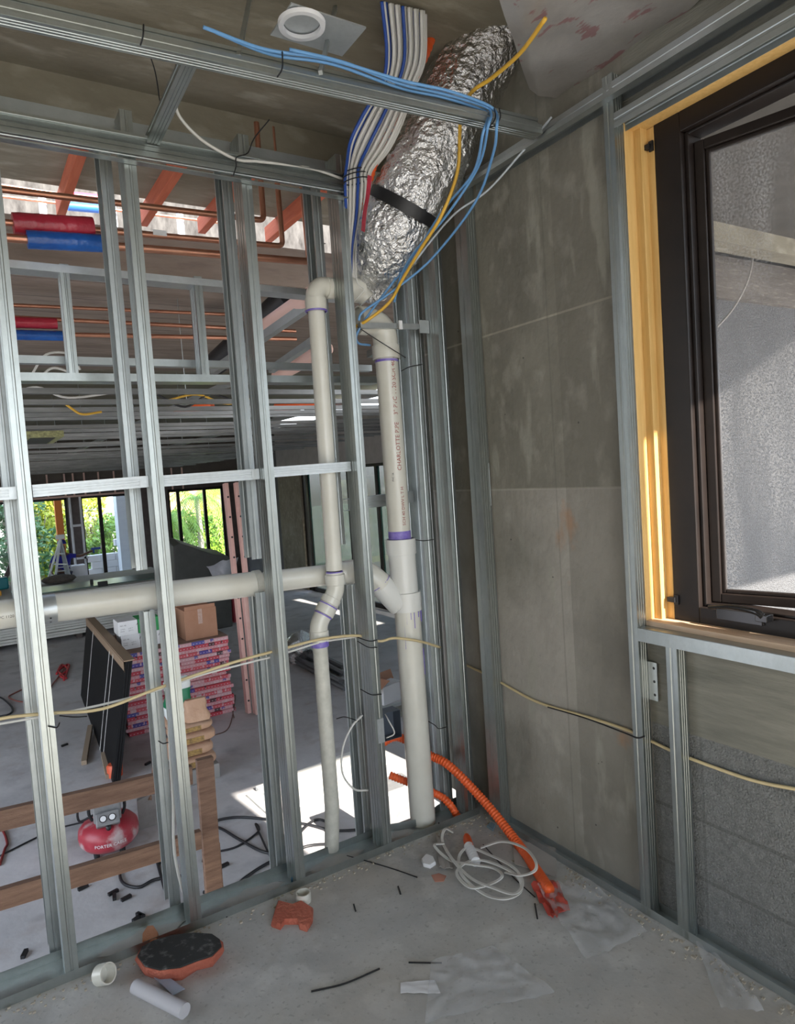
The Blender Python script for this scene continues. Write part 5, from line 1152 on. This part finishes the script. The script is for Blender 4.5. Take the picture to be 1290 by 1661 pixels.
# step ladder and person
PYr = 18.6
zs = lambda x, y, Y=PYr: PY(x, y, Y)
sl = thing('stepladder', 'aluminium stepladder standing open before the distant left windows', 'stepladder', V((zs(98, 930).x, PYr-.5, LOW)))
tp = zs(98, 873, PYr-.5); 
for nm, xf, yoff in (('front_rail', 78, -.0), ('front_rail', 90, .1), ('rear_rail', 117, .5), ('rear_rail', 112, .55)):
    f_ = zs(xf, 940, PYr-.5); dirv = (f_-tp); t_ = (LOW-tp.z)/dirv.z; ft = tp+dirv*t_; b = MB(); b.bar(tp+V((0, yoff*.3, 0)), ft+V((0, yoff, 0)), .05, .04); b.build(nm, steel_l, sl)
for t_ in (.25, .42, .6, .78):
    b = MB(); f1_ = zs(78, 940, PYr-.5); f2_ = zs(117, 940, PYr-.5); q1_ = tp.lerp(f1_, t_*1.5); q2_ = tp.lerp(f2_, t_*1.5); b.bar(q1_, q2_, .05, .03); b.build('step', steel_l, sl)
b = MB(); b.obox(tp+V((0, .05, .03)), (.09, 0, 0), (0, .08, 0), (0, 0, .05)); b.build('top_cap', white_b, sl)
pc = V((zs(103, 920).x, PYr, LOW))
pe = thing('person', 'person in a blue shirt with grey bands behind the stepladder, right arm stretched out', 'person', pc)
def skin_body(name, verts, edges, rads, m_, parent):
    me = bpy.data.meshes.new(name); og = ORG[parent.name]
    me.from_pydata([tuple(V(v)+pc-og) for v in verts], edges, []); o = bpy.data.objects.new(name, me); col.objects.link(o); o.parent = parent; ORG[o.name] = og
    md = o.modifiers.new('skin', 'SKIN')
    for v, r in zip(me.skin_vertices[0].data, rads): v.radius = (r, r*.85) if not isinstance(r, tuple) else r
    me.skin_vertices[0].data[0].use_root = True
    o.modifiers.new('sub', 'SUBSURF').levels = 1; o.modifiers['sub'].render_levels = 1
    me.materials.append(m_); return o
vb = [(0, 0, .92), (0, 0, 1.15), (0, -.03, 1.36), (0, -.05, 1.46), (0, -.08, 1.56), (0, -.09, 1.68),
      (.18, -.03, 1.36), (.38, -.12, 1.32), (.60, -.2, 1.42), (.68, -.22, 1.44),
      (-.18, -.03, 1.36), (-.30, -.05, 1.12), (-.28, -.22, .95), (-.27, -.29, .93),
      (.10, 0, .84), (.12, -.02, .48), (.13, .02, .08), (.13, -.12, .03),
      (-.10, 0, .84), (-.14, .0, .48), (-.15, .04, .08), (-.15, -.10, .03)]
eb = [(0, 1), (1, 2), (2, 3), (3, 4), (4, 5), (2, 6), (6, 7), (7, 8), (8, 9), (2, 10), (10, 11), (11, 12), (12, 13), (0, 14), (14, 15), (15, 16), (16, 17), (0, 18), (18, 19), (19, 20), (20, 21)]
rb = [.13, .13, .14, .05, .075, .085, .06, .042, .032, .035, .06, .042, .032, .035, .085, .06, .04, .035, .085, .06, .04, .035]
vb = [(x, y, z*.93) for x, y, z in vb]
skin_body('body', vb, eb, rb, skin, pe)
sh_ = skin_body('shirt', [vb[0], vb[1], vb[2], vb[6], tuple(V(vb[6]).lerp(V(vb[7]), .7)), vb[10], tuple(V(vb[10]).lerp(V(vb[11]), .7))], [(0, 1), (1, 2), (2, 3), (3, 4), (2, 5), (5, 6)], [(.17, .13), (.165, .13), (.16, .13), .075, .065, .075, .065], blue_cl, pe)
skin_body('trousers', [vb[0], vb[14], vb[15], tuple(V(vb[16])+V((0, 0, .03))), vb[18], vb[19], tuple(V(vb[20])+V((0, 0, .03)))], [(0, 1), (1, 2), (2, 3), (0, 4), (4, 5), (5, 6)], [.15, .10, .075, .06, .10, .075, .06], denim, pe)
b = MB()
for zq in (.98, 1.08): b.lathe(pc+V((0, -.01, zq*.93)), [(.173, 0), (.176, .0), (.176, .03), (.173, .03)], 22)
b.build('reflective_band', hivis, pe, smooth=True)
hd = pc+V(vb[5]); 
b = MB(); b.lathe(hd+V((0, 0, .01)), [(.098, 0), (.10, .03), (.085, .08), (.05, .105), (0, .112)], 20); b.obox(hd+V((0, -.12, .02)), (.06, 0, 0), (0, .05, 0), (0, 0, .006)); b.build('cap', blue_cl, pe, smooth=True)
b = MB(); b.add([hd+V(q) for q in ((0, -.105, .0), (-.012, -.085, -.03), (.012, -.085, -.03), (0, -.112, -.03))], [(0, 1, 3), (0, 3, 2), (1, 2, 3)]); b.build('nose', skin, pe)
# drill in hand
hnd = pc+V(vb[9]); b = MB(); b.obox(hnd+V((.05, -.03, .05)), (.11, 0, 0), (0, .03, 0), (0, 0, .03)); b.obox(hnd+V((.0, -.02, .0)), (.02, 0, 0), (0, .025, 0), (0, 0, .06)); tag(b.build('power_drill', c_blue, bevel=.01), 'blue power drill held out by the person in blue', 'power drill')
# white box stack near windows
a = zs(123, 930, 18.8); b = MB(); b.box((a.x-.22, 18.8, LOW), (a.x+.25, 19.2, zs(123, 918, 18.8).z)); tag(b.build('white_box', white_b, bevel=.01), 'white box standing right of the stepladder by the far window', 'box')

# dark slab with plastic bag
DY = 13.0
pl = [(281, 886), (292, 881), (345, 899), (372, 903), (372, 945), (281, 955)]
q = [PY(x, y, DY) for x, y in pl]; 
q[4].z = LOW; q[5].z = LOW; b = MB(); n_ = 6; off = V((.25, 1.6, 0))
b.add(q+[w_+off for w_ in q], [tuple(range(n_)), tuple(range(2*n_-1, n_-1, -1))]+[(k, (k+1) % n_, n_+(k+1) % n_, n_+k) for k in range(n_)])
ds = b.build('covered_crate', slate, bevel=.02); tag(ds, 'large dark grey covered pile with sloping top below the palm windows', 'covered pile')
b = MB(); cc_ = PY(360, 908, DY-.15)
def pbf(u, v):
    q = cc_+V(((u-.5)*.62*(1-.55*v), -.05-.10*sin(pi*u), -.02-v*.42+.08*(u-.5))); return q+V((1, 1, 1))*.05*noise.noise(q*6)
b.grid(pbf, 14, 12); tag(b.build('plastic_bag', mat('grey_white_plastic', (.42, .42, .46), .35, 0, c2=(.55, .55, .6), scale=8), smooth=True), 'greyish plastic bag hanging over the dark covered pile', 'plastic bag')
# foam boards lit on the floor
sheet([(415, 1285), (600, 1222), (650, 1195), (655, 1240)], LOW, gyps, 'x', '', '') if False else None
c = [L(415, 1283), L(600, 1214), L(640, 1235), L(463, 1322)]
b = MB(); b.add([w_+V((0, 0, .002)) for w_ in c]+[w_+V((0, 0, .045)) for w_ in c], [(0, 1, 2, 3), (7, 6, 5, 4), (0, 4, 5, 1), (1, 5, 6, 2), (2, 6, 7, 3), (3, 7, 4, 0)])
tag(b.build('foam_board', mat('white_foam', (.80, .79, .75), .8), bevel=.004), 'white foam board lying sunlit on the lower floor behind the thin drain pipe', 'foam board')
c = [L(400, 1292), L(420, 1286), L(478, 1340), L(462, 1348)]
b = MB(); b.add([w_+V((0, 0, .002)) for w_ in c]+[w_+V((0, 0, .02)) for w_ in c], [(0, 1, 2, 3), (7, 6, 5, 4), (0, 4, 5, 1), (1, 5, 6, 2), (2, 6, 7, 3), (3, 7, 4, 0)])
tag(b.build('gypsum_strip', gyps), 'narrow grey strip left of the white foam board', 'strip')
# steel bundle and foil bag by the right glass
for k in range(7):
    a = L(478-(k % 3)*4, 1045+k*5); c = L(560-(k % 3)*3, 1085+k*6); b = MB(); zz_ = .03+.05*(k % 2)
    b.tube([a+V((0, 0, zz_)), c+V((0, 0, zz_))], .03, 10); tag(b.build('bundled_tube', mat('grey_tubes', (.20, .20, .21), .4, .4), smooth=True), 'dark grey floor tube behind the thin drain pipe, %s from the back' % ordinal(k+1), 'tube', 'bundled dark tubes')
b = MB(); a = L(487, 1072)
def fb(u, v): 
    th = 2*pi*u; ph = pi*v; q = a+V((.32*cos(th)*sin(ph), .22*sin(th)*sin(ph), .2+.2*cos(ph))); return q+V((1, 1, 1))*.09*noise.noise(q*7)
b.grid(fb, 30, 18); tag(b.build('foil_bag', foil, smooth=True), 'crumpled silver foil bag on the floor beside the tube bundle', 'foil bag')
a = L(628, 1140); b = MB(); cb_ = thing('carton', 'small open white and brown carton behind the drain stack', 'carton', a); b.obox(a+V((.05, .1, .11)), (.16, .04, 0), (-.03, .13, 0), (0, 0, .11)); b.build('carton_body', white_b, cb_); b = MB(); b.obox(a+V((-.12, .02, .24)), (.10, .02, .05), (-.03, .12, 0), (-.003, 0, .003)); b.obox(a+V((.1, .2, .26)), (.14, .04, .0), (-.0, .03, .05), (0, .003, .003)); b.build('carton_flap', cardb, cb_)
# grey machine box behind stack foot
a = L(640, 1420); b = MB(); b.obox(V((a.x+.1, a.y+.1, LOW+.3)), (.14, 0, 0), (0, .12, 0), (0, 0, .3)); tag(b.build('grey_case', greyp, bevel=.02), 'dusty grey case on the lower floor behind the foot of the drain stack', 'case')
# cords on the lower floor
def cord(pts_, r, m_, lb, grp='black cords on the lower floor'):
    b = MB(); b.tube(spline([L(x, y)+V((0, 0, r+.002)) for x, y in pts_], 7), r, 7); tag(b.build('extension_cable', m_, smooth='all'), lb, 'cord', grp)
cord([(283, 1410), (250, 1398), (215, 1400), (196, 1415), (200, 1435), (225, 1442), (250, 1430), (280, 1425), (310, 1422)], .011, c_black, 'black cord loop on the lower floor left of the second front stud')
cord([(255, 1400), (262, 1425), (270, 1450), (290, 1475), (320, 1490)], .011, c_black, 'black cord running down from the loop toward the floor track')
cord([(330, 1345), (345, 1335), (385, 1328), (440, 1332), (500, 1340), (545, 1350), (620, 1345)], .011, c_black, 'long black cord crossing behind the third stud')
cord([(330, 1400), (335, 1370), (352, 1345), (390, 1365), (430, 1385), (460, 1380), (500, 1340), (520, 1332), (545, 1345)], .011, c_black, 'black cord curling between the second and third studs')
cord([(330, 1450), (370, 1448), (400, 1425), (440, 1400), (500, 1375), (560, 1372)], .011, c_black, 'black cord running beside the floor track right of the second stud')
cord([(345, 1385), (385, 1375), (420, 1350), (415, 1340), (440, 1395)], .008, c_black, 'small black cord kink behind the third stud')
cord([(0, 1390), (60, 1360), (95, 1345), (180, 1325)], .007, c_black, 'thin dark cord at far left behind the lower plank')
cord([(0, 1405), (8, 1380), (12, 1370), (5, 1350), (-10, 1340)], .010, mat('dark_red_cord', (.20, .02, .02), .5), 'dark red hose end at the left edge')
cord([(-10, 1165), (15, 1160), (20, 1150), (5, 1135), (-10, 1130)], .012, c_black, 'black cord loop at the left edge behind the leftmost stud')
cord([(70, 1105), (25, 1125), (15, 1133), (40, 1140), (70, 1130), (88, 1108), (105, 1085)], .010, mat('reddish_cord', (.28, .10, .08), .6), 'thin reddish hose loop on the floor at far left')
cord([(92, 1095), (100, 1080), (110, 1088), (98, 1098), (108, 1102), (95, 1090), (112, 1080), (104, 1105)], .016, mat('red_hose', (.55, .04, .05), .5), 'tangled bright red hose on the floor left of the black panels')
cord([(380, 1165), (375, 1140), (382, 1130), (372, 1180), (345, 1195)], .006, mat('brown_cord', (.20, .12, .09), .6), 'thin brown string on the floor at the right end of the tile stack')
# small dark offcuts
offs = [(76, 1384, .9), (135, 1442, .3), (184, 1450, .3), (186, 1457, 1.4), (205, 1459, .3), (97, 1527, .3), (40, 1550, 1.2), (223, 1492, .5), (228, 1487, 2), (364, 1406, .2), (170, 1110, .5), (105, 1210, .4), (240, 1240, .6)]
for i, (x, y, an) in enumerate(offs):
    a = L(x, y); big = i == 0; s_ = .045 if big else .035; b = MB(); b.obox(a+V((0, 0, .012)), V((cos(an), sin(an), 0))*s_*(1.0), V((-sin(an), cos(an), 0))*(.028 if big else .012), (0, 0, .025 if big else .01))
    lb = 'black battery-sized block on the lower floor right of the leftmost stud' if big else 'small black offcut scattered on the lower floor, %s from the left' % ordinal(sorted(q_[0] for q_ in offs[1:]).index(x)+1)
    tag(b.build('battery_block' if big else 'dark_offcut', black_pl), lb, 'offcut', None if big else 'black offcuts on the lower floor')

# ------------------------------------------------------------------ outside: garden, house, blocks
b = MB(); b.box((-40, FY+.3, LOW-.25), (60, 60, LOW-.05)); struct('ground_outside', b, mat('pale_ground', (.42, .40, .34), .9, 0, c2=(.30, .34, .20), scale=.6, world_pos=True))
def tree(cx, cy, z0, z1, rx, ry_, m_, name, lb, nleaf=1400, ls=.12, seed=0, trunk=True):
    rg = random.Random(seed); t = thing(name, lb, 'plant', (cx, cy, LOW-.05), 'plants outside the far windows'); b = MB()
    for k in range(nleaf):
        a = rg.uniform(0, 2*pi); h = rg.random(); rr = (rg.random()**.5)*(1-.5*abs(h-.5)); q = V((cx+rx*rr*cos(a), cy+ry_*rr*sin(a), z0+(z1-z0)*h))
        q += V((1, 1, 1))*.5*noise.noise(q*1.3)
        u = V((rg.uniform(-1, 1), rg.uniform(-1, 1), rg.uniform(-1, 1))).normalized(); w_ = u.orthogonal().normalized(); s_ = ls*rg.uniform(.5, 1.2)
        b.add([q-u*s_, q+w_*s_*.45, q+u*s_, q-w_*s_*.45], [(0, 1, 2, 3)])
    b.build('foliage', m_, t, recalc=False)
    b = MB(); b.tube([(cx, cy, LOW-.05), (cx+.05, cy, (z0+z1)/2), (cx, cy, z1*.8)], [.07, .05, .02], 8)
    for k in range(5): b.tube([(cx, cy, z0+(z1-z0)*.2), (cx+rx*.6*cos(k*1.3), cy+ry_*.6*sin(k*1.3), z0+(z1-z0)*(.5+.08*k))], .02, 5)
    b.build('trunk', bark, t)
gx = lambda x, Y: PY(x, 850, Y).x
tree(gx(5, 23), 23, -1.0, 1.6, 1.3, 1.0, leaf_d, 'shrub', 'dark leafy shrub outside the leftmost far window', 2200, .12, 1)
tree(gx(60, 24), 24, -1.1, 1.5, .8, .9, leaf_y, 'shrub', 'yellow-green bush outside the window left of the stepladder', 2200, .11, 2)
tree(gx(92, 24.5), 24.5, -1.1, 2.2, .8, .9, leaf_y, 'shrub', 'tall yellow-green bush behind the stepladder and orange post', 2200, .11, 3)
tree(gx(145, 25), 25, -1.1, 1.3, .55, .8, leaf_y, 'shrub', 'narrow bright bush right of the brown pier', 1600, .10, 4)
tree(gx(190, 24), 24, -1.1, .75, .75, .8, leaf, 'shrub', 'round green bush above the white block pile', 2200, .09, 5)
tree(gx(150, 23.5), 23.5, -1.1, .2, .6, .6, leaf, 'shrub', 'low green bush left of the window mullion', 1500, .09, 6)
tree(gx(310, 25), 25, -1.1, .45, 1.5, 1.0, leaf, 'shrub', 'low green bushes under the palm', 2600, .12, 7)
tree(gx(355, 26), 26, -1.1, .5, 1.0, 1.0, leaf_y, 'shrub', 'yellow-green bush at the right of the palm window', 1700, .12, 8)
tree(gx(170, 30), 30, 1.9, 3.2, 2.6, 1.0, leaf, 'tree', 'overhanging tree branches at the top of the middle far window', 1200, .13, 9)
def palm(px, Y, ztop, m_, lb, n=16, ln=1.6, seed=1):
    rg = random.Random(seed); cx = gx(px, Y); t = thing('palm_tree', lb, 'palm tree', (cx, Y, LOW-.05), 'palms outside the far windows')
    b = MB(); b.tube([(cx, Y, LOW-.05), (cx+.05, Y, 0), (cx, Y, ztop)], [.12, .09, .08], 12); b.build('trunk', bark, t)
    b = MB()
    for k in range(n):
        a = 2*pi*k/n+rg.uniform(-.2, .2); el = rg.uniform(.2, 1.0); P_ = []
        for s_ in range(13):
            u = s_/12; r_ = ln*u*(1-.15*u); P_.append(V((cx+r_*cos(a), Y+r_*sin(a), ztop+ln*(el*u-1.35*u*u))))
        b.tube(P_, .012, 4)
        for s_ in range(1, 13):
            for sg in (-1, 1):
                d_ = (P_[s_]-P_[s_-1]).normalized(); sd_ = d_.cross(V((0, 0, 1))).normalized()*sg
                for h_ in (0, .5):
                    q = P_[s_-1].lerp(P_[s_], h_); L_ = .42*(1-.5*abs(s_/12-.4)); e_ = q+sd_*L_*.75+d_*L_*.5-V((0, 0, L_*.55)); b.add([q-d_*.02, q+d_*.02, e_], [(0, 1, 2)])
    b.build('fronds', m_, t, recalc=False)
palm(322, 24, 1.15, leaf, 'large green palm outside the far right window', 18, 2.0, 1)
palm(352, 26, 1.25, leaf_y, 'yellowish palm with pale trunk outside the far right window', 16, 1.8, 2)
palm(272, 24, .6, leaf, 'green palm half hidden behind the second front stud', 14, 1.5, 3)
# house beyond
hY = 34
hs = thing('neighbour_house', 'white neighbour house with grey roof and dark windows beyond the garden', 'house', (gx(180, hY), hY, LOW))
b = MB(); zz1 = PY(180, 838, hY).z; b.box((gx(140, hY), hY, LOW), (gx(232, hY), hY+6, zz1)); b.build('wall', mat('white_render', (.75, .77, .74), .8), hs)
b = MB(); x0, x1 = gx(128, hY), gx(240, hY); zr = PY(180, 812, hY+3).z; b.add([(x0, hY-.6, zz1), (x1, hY-.6, zz1), (x1, hY+6.5, zz1), (x0, hY+6.5, zz1), (x0+.5, hY+3, zr+.5), (x1-.5, hY+3, zr+.5)], [(0, 1, 5, 4), (2, 3, 4, 5), (1, 2, 5), (3, 0, 4), (0, 3, 2, 1)]); b.build('roof', mat('pale_roof', (.62, .60, .58), .8), hs)
b = MB(); za, zb_ = PY(170, 838, hY).z, PY(170, 850, hY).z; b.box((gx(160, hY), hY-.3, zb_), (gx(200, hY), hY-.1, za)); b.build('green_band', mat('pale_green', (.42, .60, .42), .8), hs)
for (xa, xb, ya, yb) in ((148, 155, 852, 872), (160, 178, 862, 878), (192, 202, 833, 848)):
    b = MB(); b.box((gx(xa, hY), hY-.12, PY(xa, yb, hY).z), (gx(xb, hY), hY-.02, PY(xa, ya, hY).z)); b.build('house_window', mat('dark_glass', (.04, .05, .05), .2), hs)
hs2 = thing('neighbour_house', 'house with orange tiled roof behind the palms', 'house', (gx(300, 36), 36, LOW))
b = MB(); x0, x1 = gx(250, 36), gx(420, 36); z1_ = PY(300, 838, 36).z; b.box((x0, 36, LOW), (x1, 42, z1_)); b.build('wall', mat('cream_render', (.70, .66, .52), .8), hs2)
b = MB(); b.add([(x0-.5, 35.3, z1_), (x1+.5, 35.3, z1_), (x1+.5, 42, z1_), (x0-.5, 42, z1_), (x0+1, 39, z1_+2.6), (x1-1, 39, z1_+2.6)], [(0, 1, 5, 4), (2, 3, 4, 5), (1, 2, 5), (3, 0, 4), (0, 3, 2, 1)]); b.build('roof', mat('orange_roof_tiles', (.62, .26, .12), .8, 0, c2=(.75, .40, .25), scale=4, stretch=(6, 1, 1)), hs2)
# hedge behind everything low
# white blocks pile
BYk = 21.6; bw, bhk = .40, .20
rows = [(146, 5), (146, 5), (150, 4), (176, 2)]
bl = None; idx = 0
zb0 = LOW-.05
base = gx(146, BYk)
lay = [(0, r_, c_) for r_ in range(1) for c_ in range(0)]
places = []
zvis = PY(170, 935, BYk).z
nrow = int((PY(170, 908, BYk).z-zb0)/bhk)+1
for r_ in range(nrow+2):
    cnt = 5 if r_ < nrow-1 else (3 if r_ < nrow else (2 if r_ < nrow+1 else 1))
    st = 0 if r_ < nrow else 2
    for c_ in range(cnt): places.append((r_+1, c_+1, base+(st+c_)*(bw+.01)+(.15 if r_ % 2 else 0), BYk+.03*(c_ % 2), zb0+r_*bhk))
bm_ = mat('white_aerated_block', (.66, .68, .70), .8, 0, c2=(.74, .75, .77), scale=5)
for (r1_, c1_, x, y, z) in places:
    if bl is None:
        b = MB(); b.box((-bw/2, 0, 0), (bw/2, .2, bhk-.008)); bl = b.build('concrete_block', bm_, origin=(0, 0, 0), bevel=.006); o = bl
    else: o = bl.copy(); col.objects.link(o)
    o.location = (x, y, z); tag(o, 'white concrete block outside the middle far window, %s row up, %s from the left' % (ordinal(r1_), ordinal(c1_)), 'concrete block', 'white block pile')
# pale column outside and orange post, umbrella
b = MB(); b.box((gx(192, 21.0), 21.0, LOW-.05), (gx(214, 21.0), 21.5, 2.2)); tag(b.build('porch_column', mat('pale_blue_grey_column', (.50, .56, .64), .7, 0, c2=(.58, .64, .70), scale=3, stretch=(1, 1, 4))), 'pale blue-grey square column outside the middle far window', 'column')
b = MB(); a = gx(97, 20.8); b.box((a-.09, 20.75, LOW-.05), (a+.09, 20.93, 2.0)); tag(b.build('timber_post', mat('orange_timber', (.55, .17, .03), .7)), 'orange-brown timber post above the stepladder outside the window', 'post')
a = PY(72, 848, 26); b = MB(); b.lathe(V((a.x, 26, a.z)), [(.9, -.15), (0, .25)], 10); b.tube([(a.x, 26, LOW-.05), (a.x, 26, a.z+.2)], .03, 8); tag(b.build('garden_umbrella', slate), 'dark garden parasol outside right of the leftmost stud', 'umbrella')
# slanted brace at far left
b = MB(); b.bar(PY(8, 940, FY-.4), PY(33, 880, FY-.4), .12, .10); tag(b.build('timber_brace', wood_dark), 'dark slanted brace before the leftmost far window', 'brace')
# cable loop outside near window
b = MB(); b.tube(spline([PY(1140, 320, 3.35), PY(1175, 328, 3.3), PY(1205, 350, 3.2), PY(1221, 400, 3.2), PY(1215, 450, 3.2), PY(1190, 500, 3.3), PY(1155, 540, 3.4)], 8), .008, 8); tag(b.build('cable', mat('grey_cable', (.35, .32, .29), .5), smooth='all'), 'grey cable looping outside behind the window glass', 'cable')
# garden trees seen through the tinted glass of the lower right wall
for i, (yy, xx) in enumerate(((8.5, 9.3), (11.5, 9.8), (14, 10))):
    tree(xx, yy, -1.0, 2.4, .9, 1.3, leaf if i % 2 else leaf_d, 'shrub', ['leafy bush seen through the tinted glass behind the drain stack', 'leafy bush seen through the tinted glass behind the thin pipe', 'leafy bush beyond the tinted glass left of the thin pipe'][i], 1500, .14, 20+i, False)
